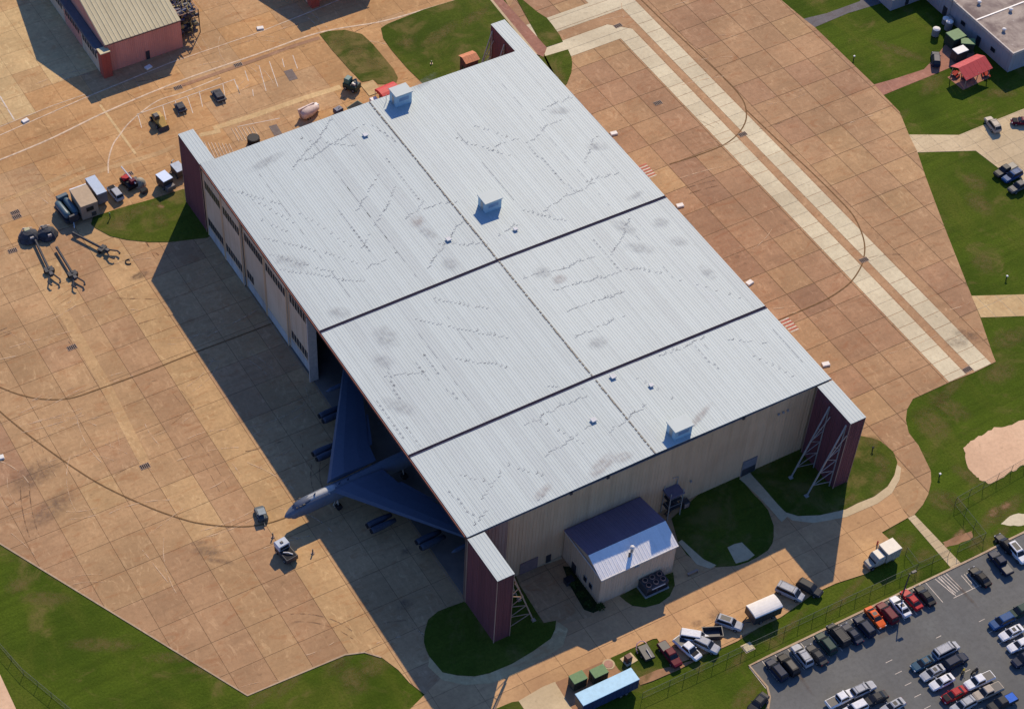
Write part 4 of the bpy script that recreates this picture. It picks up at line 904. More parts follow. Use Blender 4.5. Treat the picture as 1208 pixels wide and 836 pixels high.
def vehicle(px, py, deg, kind, col, label, cat='car', group='cars in the parking lot', z=.055, name='parked_car', roofc=None, extra=None):
    p = at(px, py, .7); K = KINDS[kind]; pm = M['p_'+col]
    v = thing(name, label, cat, (p.x, p.y, z), math.radians(deg), group)
    def body():
        mb = MB().loft([cring(*s_) for s_ in K['st']])
        a0,a1,b0,b1,z0,z1,h0,h1 = K['cab']
        mb.loft([[(a0,-h0,z0-.05),(a1,-h0,z0-.05),(a1,h0,z0-.05),(a0,h0,z0-.05)],[(b0-.02,-h1-.02,z1-.04),(b1+.02,-h1-.02,z1-.04),(b1+.02,h1+.02,z1-.04),(b0-.02,h1+.02,z1-.04)],[(b0+.1,-h1+.1,z1+.02),(b1-.1,-h1+.1,z1+.02),(b1-.1,h1-.1,z1+.02),(b0+.1,h1-.1,z1+.02)]])
        return mb
    part('body', kind, body, pm, v)
    a0,a1,b0,b1,z0,z1,h0,h1 = K['cab']
    def pane(face):
        lo, hi = .08, .86
        def P(t, u, s_): # t height, u along
            x0 = a0+(b0-a0)*t; x1 = a1+(b1-a1)*t; h = h0+(h1-h0)*t; zz = z0+(z1-z0)*t
            return x0, x1, h, zz
        vs = []
        for t in (lo, hi):
            x0, x1, h, zz = P(t, 0, 0)
            if face == 'f': vs += [(x1+.015,-h*.9,zz),(x1+.015,h*.9,zz)]
            elif face == 'b': vs += [(x0-.015,-h*.9,zz),(x0-.015,h*.9,zz)]
            else:
                s_ = 1 if face == 'l' else -1; vs += [(x0+.12,s_*(h+.015),zz),(x1-.12,s_*(h+.015),zz)]
        n = Vector({'f':(1,0,.3),'b':(-1,0,.3),'l':(0,1,.2),'r':(0,-1,.2)}[face])*.012
        vs2 = [tuple(Vector(q)+n) for q in vs]
        return MB().add(vs+vs2, [(4,5,7,6),(0,1,5,4),(2,6,7,3),(0,4,6,2),(1,3,7,5)])
    part('windscreen', kind, lambda: pane('f'), M['glass'], v); part('rear_window', kind, lambda: pane('b'), M['glass'], v)
    part('side_window', kind+'l', lambda: pane('l'), M['glass'], v); part('side_window', kind+'r', lambda: pane('r'), M['glass'], v)
    for sx in (-1, 1):
        for sy in (-1, 1):
            w = part('wheel', 'w', lambda: MB().beam((0,-.12,0),(0,.12,0),.36,12), M['black'], v, (sx*K['wx'], sy*.86, .36))
            part('rim', 'w%d' % sy, lambda: MB().beam((0,sy*.10,0),(0,sy*.135,0),.21,10), M['rim'], w)
    L_ = K['L']
    for sy in (-1, 1):
        part('headlight', kind, lambda: MB().cbox(-.12,.03,-.17,.17,-.07,.07,.02), M['lamp'], v, (L_-.09, sy*.56, .66 if kind == 'sedan' else .80))
        part('tail_light', kind, lambda: MB().cbox(-.03,.08,-.13,.13,-.08,.08,.02), M['tail'], v, (-L_+.05, sy*.64, .82 if kind == 'sedan' else .95))
        part('mirror', kind+str(sy), lambda: MB().cbox(-.08,.08,-.1,.1,0,.14,.03), pm, v, (a1-.45, sy*(h0+.14), z0+.02))
    if kind == 'pickup': part('load_bed', kind, lambda: MB().box(-2.68,-.9,-.78,.78,.62,1.128), M['darksteel'] if extra != 'tarp' else M['p_cobalt'], v)
    if extra == 'rack':
        part('roof_rack', kind, lambda: MB().beam((b0+.1,-h1,z1+.1),(b1-.1,-h1,z1+.1),.03).beam((b0+.1,h1,z1+.1),(b1-.1,h1,z1+.1),.03).beam((b0+.4,-h1,z1+.1),(b0+.4,h1,z1+.1),.03).beam((b1-.4,-h1,z1+.1),(b1-.4,h1,z1+.1),.03), M['darksteel'], v)
    if extra == 'sunroof': part('sunroof', kind, lambda: MB().box(b0+.35,b1-.25,-h1+.2,h1-.2,z1+.021,z1+.03), M['glass'], v)
    if extra == 'hood': part('bonnet', kind, lambda: MB().cbox(1.1,2.1,-.7,.7,.99 if kind=='sedan' else 1.1,1.01 if kind=='sedan' else 1.13,.01), M['black'], v)
    return v
R1 = 'cars parked nose-in along the kerb'
row = [(916,790,90,'suv','navy','darkest navy car at the west end of the kerb row','', None),
 (930,784,90,'suv','black','black sport utility car second from the west end of the kerb row','', 'sunroof'),
 (946,773,90,'suv','silver','pale silver car with dark roof rack, in the west half of the kerb row','', 'rack'),
 (963,772,90,'sedan','charcoal','charcoal sedan just east of the silver car with the roof rack','', None),
 (974,759,90,'suv','green','dark green-black sport utility car between the charcoal sedan and a black van','', None),
 (988.5,749,90,'van','charcoal','long dark charcoal van in the middle of the kerb row','', 'rack'),
 (1005,747,90,'sedan','navy','navy sedan between the charcoal van and a dark blue sport utility car','', None),
 (1019.5,739,90,'suv','navy','dark blue sport utility car beside the bright orange car','', None),
 (1032.5,728,-90,'sedan','orange','bright orange coupe, the only orange car in the lot','', 'sunroof'),
 (1046.5,723,90,'suv','maroon','dark maroon sport utility car beside the orange coupe','', None),
 (1062,715,90,'sedan','white','white sedan with dark windows between two dark red cars','', 'sunroof'),
 (1075,707,90,'sedan','red','deep red sedan next to the lamp post','', None),
 (1091,702,90,'sedan','black','black sedan at the east end of the kerb row, beside empty stalls','', None),
 (1156,680,90,'sedan','black','lone black sedan parked over the striped bay','', None),
 (1180,664,90,'pickup','navy','big navy pickup truck east of the striped bay','', None),
 (1200,652,-90,'suv','white','white car at the east end of the kerb, beyond the navy pickup','', 'sunroof')]
for (px, py, d, k, c, lab, _, ex) in row:
    vehicle(px, py, d+random.uniform(-2.5,2.5), k, c, lab, 'pickup truck' if k == 'pickup' else 'van' if k == 'van' else 'car', R1, extra=ex)
vehicle(1186,641,90,'sedan','black','black car tucked behind the navy pickup at the lawn edge','car',R1)
for (px, py, d, k, c, lab, ex) in (
 (1181.5,733,180,'suv','blue','steel blue car heading the eastern block of parked cars',None),
 (1203,721,180,'suv','green','dark green car at the right edge of the lot behind the steel blue car',None),
 (1193,746,180,'sedan','white','white sedan with black windows just south of the steel blue car','sunroof'),
 (1203,760,180,'sedan','white','second white sedan, lower in the eastern block at the frame edge',None),
 (1208,777,180,'suv','navy','navy car half cut by the right edge below the white sedans',None),
 (1116,767,0,'van','silver','silver grey van at the north tip of the central block','rack'),
 (1089,782,180,'sedan','teal','dull teal sedan at the west tip of the central block','sunroof'),
 (1127,780,0,'suv','navy','dark blue sport utility car between the silver van and the motorcycles',None),
 (1100,793,180,'sedan','silver','pale silver car with green tinted glass below the teal sedan','sunroof'),
 (1111,804,180,'sedan','white','white sedan with black windows in the central block, north of the red car',None),
 (1125,819,180,'sedan','red','bright red sedan with black bonnet in the central block','hood'),
 (1155,803,180,'pickup','white','long white pickup truck south of the motorcycles',None),
 (1165,816,180,'pickup','sand','dusty grey pickup truck with rust-coloured load beside the white pickup',None),
 (1182,829,180,'pickup','charcoal','dark pickup truck with a bright blue tarpaulin over its bed','tarp'),
 (1136,832,180,'suv','silver','pale silver car cut by the bottom edge below the red sedan','rack'),
 (1018,813,0,'suv','silver','silver estate car with striped roof rack in the western block','rack'),
 (992,824,0,'pickup','white','white pickup truck with an open black bed in the western block',None),
 (1032,824,180,'sedan','charcoal','charcoal sedan below the silver estate car',None),
 (1008,836,180,'suv','white','white car cut by the bottom edge under the white pickup',None),
 (1053,833,180,'sedan','silver','silver blue sedan cut by the bottom edge beside the charcoal sedan','sunroof'),
 (894,829,200,'sedan','charcoal','charcoal car at the bottom edge outside the lot kerb',None)):
    vehicle(px, py, d+random.uniform(-2,2), k, c, lab, 'pickup truck' if k == 'pickup' else 'van' if k == 'van' else 'car', extra=ex)
def motorcycle(px, py, deg, mat, label):
    p = at(px, py, .4); t = thing('motorcycle', label, 'motorcycle', (p.x,p.y,.055), math.radians(deg), 'motorcycles in the central block')
    for x in (-.72,.72): MB().beam((x,-.07,.32),(x,.07,.32),.33,14).build('wheel', M['black'], t)
    MB().loft([[(x,-w,z),(x,w,z),(x,w*.6,z2),(x,-w*.6,z2)] for x,w,z,z2 in ((-.6,.12,.55,.72),(-.1,.2,.4,.8),(.3,.2,.45,.95),(.55,.1,.7,.9))]).build('body', mat, t)
    MB().cbox(-.65,-.02,-.15,.15,.72,.84,.04).build('seat', M['black'], t); MB().path([(.72,0,.35),(.5,0,1.0),(.42,-.35,1.08)],.04).path([(.5,0,1.0),(.42,.35,1.08)],.04).build('handlebar', M['steel'], t)
motorcycle(1136,792,30,plain('yellow_paint',(.55,.42,.04),.3),'yellow motorcycle in the bay beside the navy car')
motorcycle(1150,791,10,M['p_black'],'black motorcycle east of the yellow one')
# vehicles along the service road
G2 = 'vehicles beside the service road'
vehicle(860,735,-52,'suv','silver','silver estate car standing askew on the brown patch by the road','car',G2,.13,extra='sunroof')
vehicle(932,699,-60,'van','silver','pale blue-silver van behind the white round-topped trailer','van',G2,.11,extra='rack')
vehicle(955,694,-65,'suv','charcoal','dark car in front of the shadow edge, beside the pale van','car',G2,.11)
vehicle(811,765,-78,'pickup','white','white pickup truck parked by the maroon truck','pickup truck',G2,.14,extra='hood')
vehicle(819,752,-40,'van','white','white van behind the white pickup on the worn patch','van',G2,.14)
vehicle(833,761,-60,'suv','silver','small silver car nose to nose with the black skip','car',G2,.14)
vehicle(790,772,-90,'pickup','maroon','maroon pickup truck on the worn grass near the small lawn','pickup truck',G2,.14)
p = at(840,748,.6); t = thing('rubbish_skip','open black rubbish skip behind the silver estate car','skip',(p.x,p.y,.13),math.radians(-25))
MB().loft([[(-1.5,-1,.15),(1.5,-1,.15),(1.5,1,.15),(-1.5,1,.15)],[(-1.8,-1.1,1.4),(1.8,-1.1,1.4),(1.8,1.1,1.4),(-1.8,1.1,1.4)],[(-1.65,-.95,1.4),(1.65,-.95,1.4),(1.65,.95,1.4),(-1.65,.95,1.4)],[(-1.4,-.85,.6),(1.4,-.85,.6),(1.4,.85,.6),(-1.4,.85,.6)]]).build('hopper', M['darksteel'], t)
for s_ in (-1,1): MB().box(-1.2,1.2,s_*.7-.08,s_*.7+.08,0,.15).build('skid', M['rust'], t)

def wheelpair(par, x, hw, r=.45, n='wheel'):
    for s_ in (-1,1):
        w = part(n, 'big%.2f' % r, lambda: MB().beam((0,-.15,0),(0,.15,0),r,14), M['black'], par, (x, s_*hw, r)); part('rim', 'big%.2f%d' % (r, s_), lambda: MB().beam((0,s_*.13,0),(0,s_*.17,0),r*.55,10), M['rim'], w)
def box_body(par, x0, x1, hw, z0, z1, mat, roofmat, nribs, cap=.0, name='box_body'):
    b = MB().box(x0,x1,-hw,hw,z0,z1)
    o = b.build(name, mat, par); rb = MB()
    for k in range(nribs):
        x = x0+(k+.5)*(x1-x0)/nribs
        for s_ in (-1,1): rb.box(x-.05,x+.05,s_*(hw+.02)-.03,s_*(hw+.02)+.03,z0+.1,z1-.1)
    rb.build('rib', mat, o)
    if cap: MB().loft([[(x,hw*math.cos(math.pi*i/8)*1.03,z1+.003+cap*math.sin(math.pi*i/8)) for i in range(9)] for x in (x0-.05,x1+.05)]).build('roof', roofmat, o)
    else: MB().cbox(x0-.04,x1+.04,-hw-.04,hw+.04,z1+.003,z1+.1,.04).build('roof', roofmat, o)
    return o
M['skyblue'] = plain('pale_blue_roof', (.36,.62,.76), .5, var=.08); M['navyside'] = plain('navy_side', (.03,.045,.11), .5)
p = at(717,812,3.3); t = thing('long_trailer','long trailer with bright pale blue roof and dark navy sides by the road','trailer',(p.x,p.y+.2,.14),0)
box_body(t,-5.6,5.6,1.35,.9,3.5,M['navyside'],M['skyblue'],14); wheelpair(t,3.4,1.1); wheelpair(t,2.3,1.1)
MB().box(-4.6,-4.4,-.8,.8,0,.9).build('landing_leg', M['darksteel'], t); MB().box(-5.64,-5.6,-1.1,1.1,1.0,3.3).build('rear_door', M['darksteel'], t)
M['greenroof'] = plain('green_container_roof', (.14,.25,.10), .7); M['greenside'] = plain('green_container_side', (.035,.05,.035), .7)
def container(px, py, z, lx, ly, h, mats, label, deg=0, group=None, name='storage_container', zb=.14):
    p = at(px, py, h); t = thing(name, label, 'container', (p.x,p.y,zb), math.radians(deg), group)
    b = MB().box(-lx/2,lx/2,-ly/2,ly/2,.1,h); o = b.build('shell', mats[1], t); rb = MB()
    for k in range(int(lx/.5)):
        x = -lx/2+.25+k*.5
        for s_ in (-1,1): rb.box(x-.08,x+.08,s_*(ly/2+.02)-.03,s_*(ly/2+.02)+.03,.25,h-.15)
    rb.build('rib', mats[1], o)
    MB().cbox(-lx/2-.06,lx/2+.06,-ly/2-.06,ly/2+.06,h+.003,h+.12,.05).build('roof', mats[0], t)
    for s_ in (-1,1): MB().box(-lx/2-.05,-lx/2-.01,s_*ly/4-ly/4.4,s_*ly/4+ly/4.4,.2,h-.1).build('door', mats[1], t)
    for sx in (-1,1):
        for sy in (-1,1): MB().box(sx*(lx/2-.15)-.12,sx*(lx/2-.15)+.12,sy*(ly/2-.15)-.12,sy*(ly/2-.15)+.12,0,.1).build('foot', M['darksteel'], t)
    return t
container(682,799,0,2.6,1.9,2.3,(M['greenroof'],M['greenside']),'green-topped container at the west end, beside the entrance drive',group='green containers by the road')
container(706.5,792,0,2.7,1.9,2.3,(M['greenroof'],M['greenside']),'green-topped container next to the brown grass, east of its twin',group='green containers by the road')
M['terracotta'] = plain('terracotta', (.45,.24,.17), .8)
p = at(742,777,.5); t = thing('utility_cabinet','reddish brown utility cabinet on a cream slab beside the blue trailer','cabinet',(p.x,p.y,.14),.1)
MB().box(-1.1,1.3,-.9,1.1,0,.06).build('slab', M['cream'], t); MB().cbox(-.8,.3,-.5,.5,.06,1.5,.06).build('cabinet', plain('brown_cabinet',(.16,.06,.045),.6), t); MB().box(-.7,.2,-.54,-.503,.2,1.4).build('door', M['darksteel'], t)
p = at(762,770,.6); t = thing('broken_trailer','dark flatbed trailer wreck with pink and white frame on the small lawn','trailer',(p.x,p.y,.14),math.radians(85))
MB().cbox(-1.6,1.5,-.95,.95,.5,1.0,.06).build('bed', M['darksteel'], t); wheelpair(t,-.3,.95,.38); MB().path([(1.5,-.9,.9),(2.1,-.6,1.0),(2.3,0,1.1),(2.1,.7,1.0),(1.4,1.2,.5),(.6,1.25,.3)],.1).build('guard_rail', plain('pink_rail',(.65,.35,.32),.6), t); MB().path([(-1.5,-.2,1.05),(.4,-.2,1.2)],.1).build('pole', M['steel'], t)
for (px, py, l) in ((718,783,'reddish manhole cover near the green containers'),):
    p = at(px,py,.14); t = thing('manhole_cover', l, 'manhole', p); MB().beam((0,0,0),(0,0,.08),.8,16).build('cover', M['terracotta'], t); MB().beam((0,0,-.02),(0,0,.04),1.1,16).build('frame', M['cream'], t)
# white round-topped covered trailer
M['canvas'] = plain('white_canvas', (.78,.74,.66), .8, var=.06)
p = at(902,714,3.2); t = thing('covered_trailer','white round-topped covered trailer beside the brown dirt patch','trailer',(p.x,p.y,.11),math.radians(-2))
box_body(t,-2.8,2.8,1.55,.9,2.9,M['darksteel'],M['canvas'],8,.42); wheelpair(t,-1.2,1.25); wheelpair(t,1.4,1.25); MB().path([(-2.8,.6,.7),(-4.3,0,.6),(-2.8,-.6,.7)],.09).build('drawbar', M['darksteel'], t); MB().beam((-4.1,0,0),(-4.1,0,.6),.08).build('jockey_leg', M['darksteel'], t)
# box truck
p = at(1046,648,2.9); t = thing('box_truck','cream box truck with separate cab on the road end near the lawn','truck',(p.x,p.y,.11),math.radians(182))
M['creamp'] = plain('cream_truck_paint', (.42,.37,.29), .5); M['creamroof2'] = plain('cream_truck_roof', (.80,.72,.56), .6, var=.05)
box_body(t,-2.3,.75,1.35,.8,3.2,M['creamp'],M['creamroof2'],5); cb = MB().loft([cring(x,hw,.7,z,.12) for x,hw,z in ((.95,1.15,2.5),(2.5,1.15,2.6),(2.85,1.1,2.0),(3.0,1.05,1.5))]).build('cab', M['creamp'], t)
MB().cbox(1.0,2.45,-1.02,1.02,2.6,2.72,.05).build('cab_roof', M['creamroof2'], cb); MB().loft([cring(x,hw,.6,z,.1) for x,hw,z in ((3.0,.95,1.4),(4.0,.85,1.3),(4.15,.7,1.05))]).build('bonnet', M['creamp'], t)
MB().add([(2.5,-1,2.45),(2.5,1,2.45),(3.05,.95,1.62),(3.05,-.95,1.62)],[(0,3,2,1)]).build('windscreen', M['glass'], cb); wheelpair(t,-1.2,1.1); wheelpair(t,3.4,.95)
for s_ in (-1,1): MB().box(1.2,2.3,s_*1.12-.01,s_*1.12+.01,1.6,2.3).build('side_window', M['glass'], cb)
p = at(1035,641,.3); t = thing('fire_hydrant','small red hydrant behind the cream box truck','hydrant',(p.x,p.y,.11)); MB().beam((0,0,0),(0,0,.8),.16,10).build('barrel', M['redline'], t); MB().ball((0,0,.8),.18,.18,.2).build('cap', M['redline'], t)
# lamp post by the kerb
p = at(1063,706,0); t = thing('lamp_post','dark lamp post with flat lamp head on the lawn edge behind the red sedan','lamp post',(p.x,p.y,.0))
MB().beam((0,0,0),(0,0,7.4),.17,10,.1).build('pole', M['darksteel'], t); MB().beam((0,0,0),(0,0,.5),.32,10).build('base', M['cream'], t); a_ = MB().beam((0,0,7.3),(.9,0,7.4),.06).build('arm', M['darksteel'], t); MB().cbox(.4,1.4,-.25,.25,7.35,7.55,.05).build('lamp_head', M['darksteel'], a_)
# concrete slab lid in the lawn
p = at(882.5,763,.1); t = thing('slab_lid','pale square concrete lid lying in the lawn strip','slab',(p.x,p.y,0)); MB().cbox(-.85,.85,-.75,.75,0,.18,.04).build('lid', M['pale'], t); MB().box(-1,1,-.9,.9,-.1,.05).build('surround', M['cream'], t)

# ------------------------------------------------------------------ things on the front apron
p = at(308,605,.8); t = thing('tow_tractor','small dark grey towing tractor just ahead of the bomber nose','tractor',(p.x,p.y,.08),math.radians(80))
MB().loft([cring(x,hw,.35,z,.1) for x,hw,z in ((-1.6,.9,1.0),(-.4,.95,1.1),(1.1,.95,1.0),(1.6,.85,.8))]).build('body', plain('tractor_grey',(.07,.09,.10),.5), t)
MB().cbox(-1.2,.3,-.7,.7,1.7,1.8,.03).build('roof', plain('tractor_roof',(.22,.27,.29),.5), t)
for x in (-1.15,.25):
    for y in (-.65,.65): MB().beam((x,y,1.0),(x,y,1.7),.05).build('roof_post', M['darksteel'], t)
wheelpair(t,-1.0,.85,.4); wheelpair(t,1.05,.85,.4); MB().path([(-1.6,0,.5),(-2.9,.1,.4)],.1).build('tow_hook', M['darksteel'], t)
p = at(337,649,1.5); t = thing('service_truck','dark service truck with pale blue-grey roof box south of the bomber nose','truck',(p.x,p.y,.08),math.radians(97))
MB().cbox(-2.2,1.9,-1.2,1.2,.5,1.5,.06).build('chassis_body', M['darksteel'], t); c_ = MB().cbox(.3,2.1,-1.15,1.15,1.52,2.6,.1).build('cab', plain('pale_cab',(.45,.50,.56),.45), t)
MB().box(2.08,2.12,-.95,.95,1.7,2.4).build('windscreen', M['glass'], c_); MB().box(.26,.29,-.9,.9,1.7,2.4).build('rear_window', M['glass'], c_); MB().cbox(.9,1.4,-.2,.3,2.61,2.75,.03).build('roof_beacon', M['darksteel'], c_)
MB().box(-2.0,.1,-1.0,1.0,1.503,1.55).build('deck', M['black'], t); MB().path([(-1.6,-.5,1.65),(-.9,.1,1.9),(-.3,.7,1.7)],.12).build('hose_reel', M['canvas'], t); wheelpair(t,-1.3,1.1,.48); wheelpair(t,1.3,1.1,.48)
p = at(378,593,1.0); 
t = thing('boarding_ladder','thin sunlit boarding ladder beside the bomber front fuselage','ladder',(p.x+2.6,p.y-1.2,.08),math.radians(8))
ld = MB().beam((-.5,-.25,0),(.5,-.25,2.2),.05).beam((-.5,.25,0),(.5,.25,2.2),.05)
ld.build('rail', M['canvas'], t); st = MB()
for k in range(7): st.beam((-.5+k/7+.05,-.25,.15+k*.3),(-.5+k/7+.05,.25,.15+k*.3),.04)
st.build('rung', M['steel'], t)
for (px,py,l) in ((322,633,'small dark bollard between the tractor and the service truck'),(369,652,'small dark bollard east of the service truck')):
    p = at(px,py,.1); t = thing('bollard',l,'bollard',(p.x,p.y,.08)); MB().beam((0,0,0),(0,0,1.1),.13,10).build('post', M['darksteel'], t); MB().beam((0,0,0),(0,0,.12),.35,12).build('base', M['rust'], t)
M['armour'] = plain('tow_bar_paint', (.03,.032,.036), .6)
def towbar(px, py, qx, qy, label):
    a, b = at(px,py,.5), at(qx,qy,.5); d = b-a; L_ = d.length
    t = thing('tow_bar', label, 'tow bar', (a.x,a.y,.08), math.atan2(d.y,d.x), 'long tow bars on the front apron')
    MB().beam((0,0,.75),(L_*.68,0,.75),.27,8).build('boom', M['armour'], t); MB().beam((.0,0,.75),(.5,0,.75),.3,8).build('eye', M['darksteel'], t)
    MB().box(L_*.62,L_*.72,-.9,.9,.6,.85).build('axle', M['armour'], t)
    for s_ in (-1,1):
        w = MB().beam((L_*.67,s_*.95-.14,.38),(L_*.67,s_*.95+.14,.38),.38,12).build('wheel', M['black'], t)
        MB().path([(L_*.72,0,.8),(L_*.84,s_*.6,.8),(L_*.93,s_*1.15,.75),(L_,s_*1.0,.7),(L_,s_*.7,.7)],.17).build('fork_arm', M['armour'], t)
    MB().cbox(L_*.76,L_*.83,-.35,.35,.8,1.25,.05).build('pump_box', M['darksteel'], t)
towbar(42,285,66,336,'westernmost long dark tow bar, ending under the tarped equipment')
towbar(67,293,95,339,'middle long dark tow bar, between the other two')
towbar(86,276,138,303,'tow bar lying aslant, nearest to the grass island')
def tarped(px, py, r, h, label, top):
    p = at(px,py,.4); t = thing('covered_equipment', label, 'equipment', (p.x,p.y,.08)); rr = random.Random(px)
    rings = []
    for k, (f, z) in enumerate(((1,0),(1.02,.4),(.82,h*.6),(.5,h*.9),(.15,h))):
        rings.append([(r*f*math.cos(2*math.pi*i/12)*rr.uniform(.85,1.1), r*f*.9*math.sin(2*math.pi*i/12)*rr.uniform(.85,1.1), z) for i in range(12)])
    MB().loft(rings).build('tarpaulin', plain('dark_tarpaulin',(.05,.055,.065),.8,var=.35), t)
    MB().cbox(-.7,.5,.2,1.2,h*.75,h*1.05,.1).build('machine', top, t); MB().path([(-r*.8,r*.6,.4),(-r*.3,r*.5,h*1.1),(r*.5,r*.5,h*.8)],.09).build('frame', M['steel'], t); MB().cbox(-.3,.5,-r*.7,-r*.2,h*.5,h*.75,.08).build('hatch', M['steel'], t)
tarped(35,280,2.3,2.0,'grey tarped equipment with pale yellow top at the end of a tow bar', plain('pale_yellow',(.42,.40,.22),.6)); tarped(56,277,2.2,2.0,'round black tarped equipment west of the big dark tanks', M['darksteel'])
# tan box shelter, pale trailer and tanks
M['shelter'] = plain('tan_shelter_roof', (.46,.34,.21), .8, var=.08); M['shelterwall'] = plain('tan_shelter_wall', (.34,.25,.17), .8)
p = at(98.5,230.5,4.3); t = thing('box_shelter','big tan box shelter with white front strip beside the pale blue trailer','shelter',(p.x,p.y,.09),math.radians(90))
o = box_body(t,-2.9,2.9,1.85,.5,4.0,M['shelterwall'],M['shelter'],8); MB().box(2.96,3.25,-1.85,1.85,3.4,4.1).build('front_strip', M['white'], t); MB().box(-2.98,-2.93,-.8,.8,2.4,3.4).build('vent', M['glass'], t); MB().box(-2.98,-2.93,-1.2,-.2,.8,1.8).build('hatch', M['darksteel'], t); wheelpair(t,-1.8,1.5,.5); wheelpair(t,1.8,1.5,.5)
MB().add([(3.3,-1.8,0),(3.4,-1.8,3.9),(3.4,-2.0,0)],[(0,1,2)]).build('flap', M['darksteel'], t)
p = at(113,218,3.5); t = thing('pale_trailer','pale blue-grey box trailer standing beside the tan shelter','trailer',(p.x,p.y,.09),math.radians(92))
box_body(t,-2.9,2.9,1.1,.7,3.3,plain('grey_trailer_side',(.16,.17,.19),.5),plain('pale_blue_trailer_roof',(.42,.50,.58),.45,var=.06),9); wheelpair(t,-1.5,.95); wheelpair(t,1.6,.95); MB().path([(2.9,.4,.6),(3.8,0,.5),(2.9,-.4,.6)],.08).build('drawbar', M['darksteel'], t)
M['tankteal'] = plain('dark_teal_tank', (.07,.12,.14), .45)
p = at(79,246,2.0); t = thing('twin_tanks','pair of long dark teal tanks on a frame beside the tan shelter','tank',(p.x,p.y,.09),math.radians(95))
for y in (-.95,.95): MB().loft([[(x,y+r*math.cos(2*math.pi*i/12),2.0+r*math.sin(2*math.pi*i/12)) for i in range(12)] for x,r in ((-2.5,.2),(-2.3,.6),(-1.8,.75),(2.0,.75),(2.5,.6),(2.7,.2))]).build('tank', M['tankteal'], t, smooth=True)
MB().box(-2.8,2.9,-1.7,1.7,.6,1.15).build('frame', M['darksteel'], t); wheelpair(t,-1.6,1.4,.5); wheelpair(t,1.7,1.4,.5); MB().cbox(-3.2,-2.6,-1.0,1.0,.6,2.4,.08).build('pump_cabinet', M['darksteel'], t); MB().cbox(2.6,3.6,-1.8,.6,.6,2.9,.1).build('cab', M['tankteal'], t); MB().path([(-3.2,.3,.7),(-4.6,.9,.6)],.1).build('drawbar', M['canvas'], t)
# small vehicles near the pocket
vehicle(136,228,95,'suv','silver','small silver and black vehicle east of the pale trailer','car','equipment beside the north-west pocket',.09,'service_car',extra='hood')
p = at(152,215,1.0); t = thing('crane_truck','dark red and black machine with a long white boom','crane',(p.x,p.y,.09),math.radians(100))
MB().cbox(-1.9,1.9,-1.1,1.1,.5,1.4,.08).build('chassis', M['p_black'], t); MB().cbox(-1.6,-.4,-.9,.3,1.42,2.2,.1).build('cab', M['p_maroon'], t); MB().beam((-1.9,-.5,1.6),(2.5,-.1,3.4),.17).build('boom', M['white'], t); wheelpair(t,-1.2,1,.45); wheelpair(t,1.2,1,.45); MB().box(.3,1.5,-.9,.9,1.403,1.9).build('winch', M['p_red'], t)
p = at(165,215,.8); t = thing('dome_machine','beige and dark domed machine next to the crane','equipment',(p.x,p.y,.09)); MB().ball((0,0,.5),1.2,1.2,1.2,12,6,-.2).build('dome', plain('beige_dome',(.30,.26,.18),.6), t); MB().cbox(-1.4,-.2,-.2,1.3,.1,1.5,.1).build('engine_box', M['darksteel'], t); MB().beam((0,0,0),(0,0,.5),1.3,12).build('base', M['rust'], t)
p = at(170,226,.3); t = thing('tool_crate','small dark crate south of the domed machine','crate',(p.x,p.y,.09),.2); MB().cbox(-.7,.7,-.5,.5,0,.8,.05).build('crate_box', M['darksteel'], t); MB().box(-.72,.72,-.52,.52,.803,.86).build('lid', M['black'], t)
p = at(194,211,2.0); t = thing('generator_van','white-topped box van with blue-white roof just west of the pocket','van',(p.x,p.y,.09),math.radians(100))
box_body(t,-1.5,1.5,1.15,.6,2.6,M['darksteel'],plain('blue_white_roof',(.60,.70,.82),.4,var=.04),5); wheelpair(t,-.9,1,.4); wheelpair(t,.9,1,.4); MB().cbox(-2.6,-1.5,-1,1,.5,1.5,.1).build('cab', plain('dull_cab',(.14,.12,.11),.5), t)
p = at(210,199,1.6); t = thing('power_cart','pale blue-grey power cart partly behind the north-west pocket','cart',(p.x,p.y,.09),math.radians(95)); box_body(t,-1.5,1.5,1.0,.5,2.0,M['darksteel'],plain('pale_cart_roof',(.38,.44,.50),.5),5); wheelpair(t,-1,.9,.35); wheelpair(t,1,.9,.35); MB().path([(1.5,0,.5),(2.5,.2,1.6),(3.1,-.6,1.4)],.12).build('hose', M['tankteal'], t)
p = at(130,257,.2); t = thing('marker_post','small pale green-topped marker post in the island lawn','post',(p.x,p.y,.16)); MB().beam((0,0,0),(0,0,1.2),.1,8).build('post', M['darksteel'], t); MB().ball((0,0,1.25),.2,.2,.2).build('cap', M['greenroof'], t)
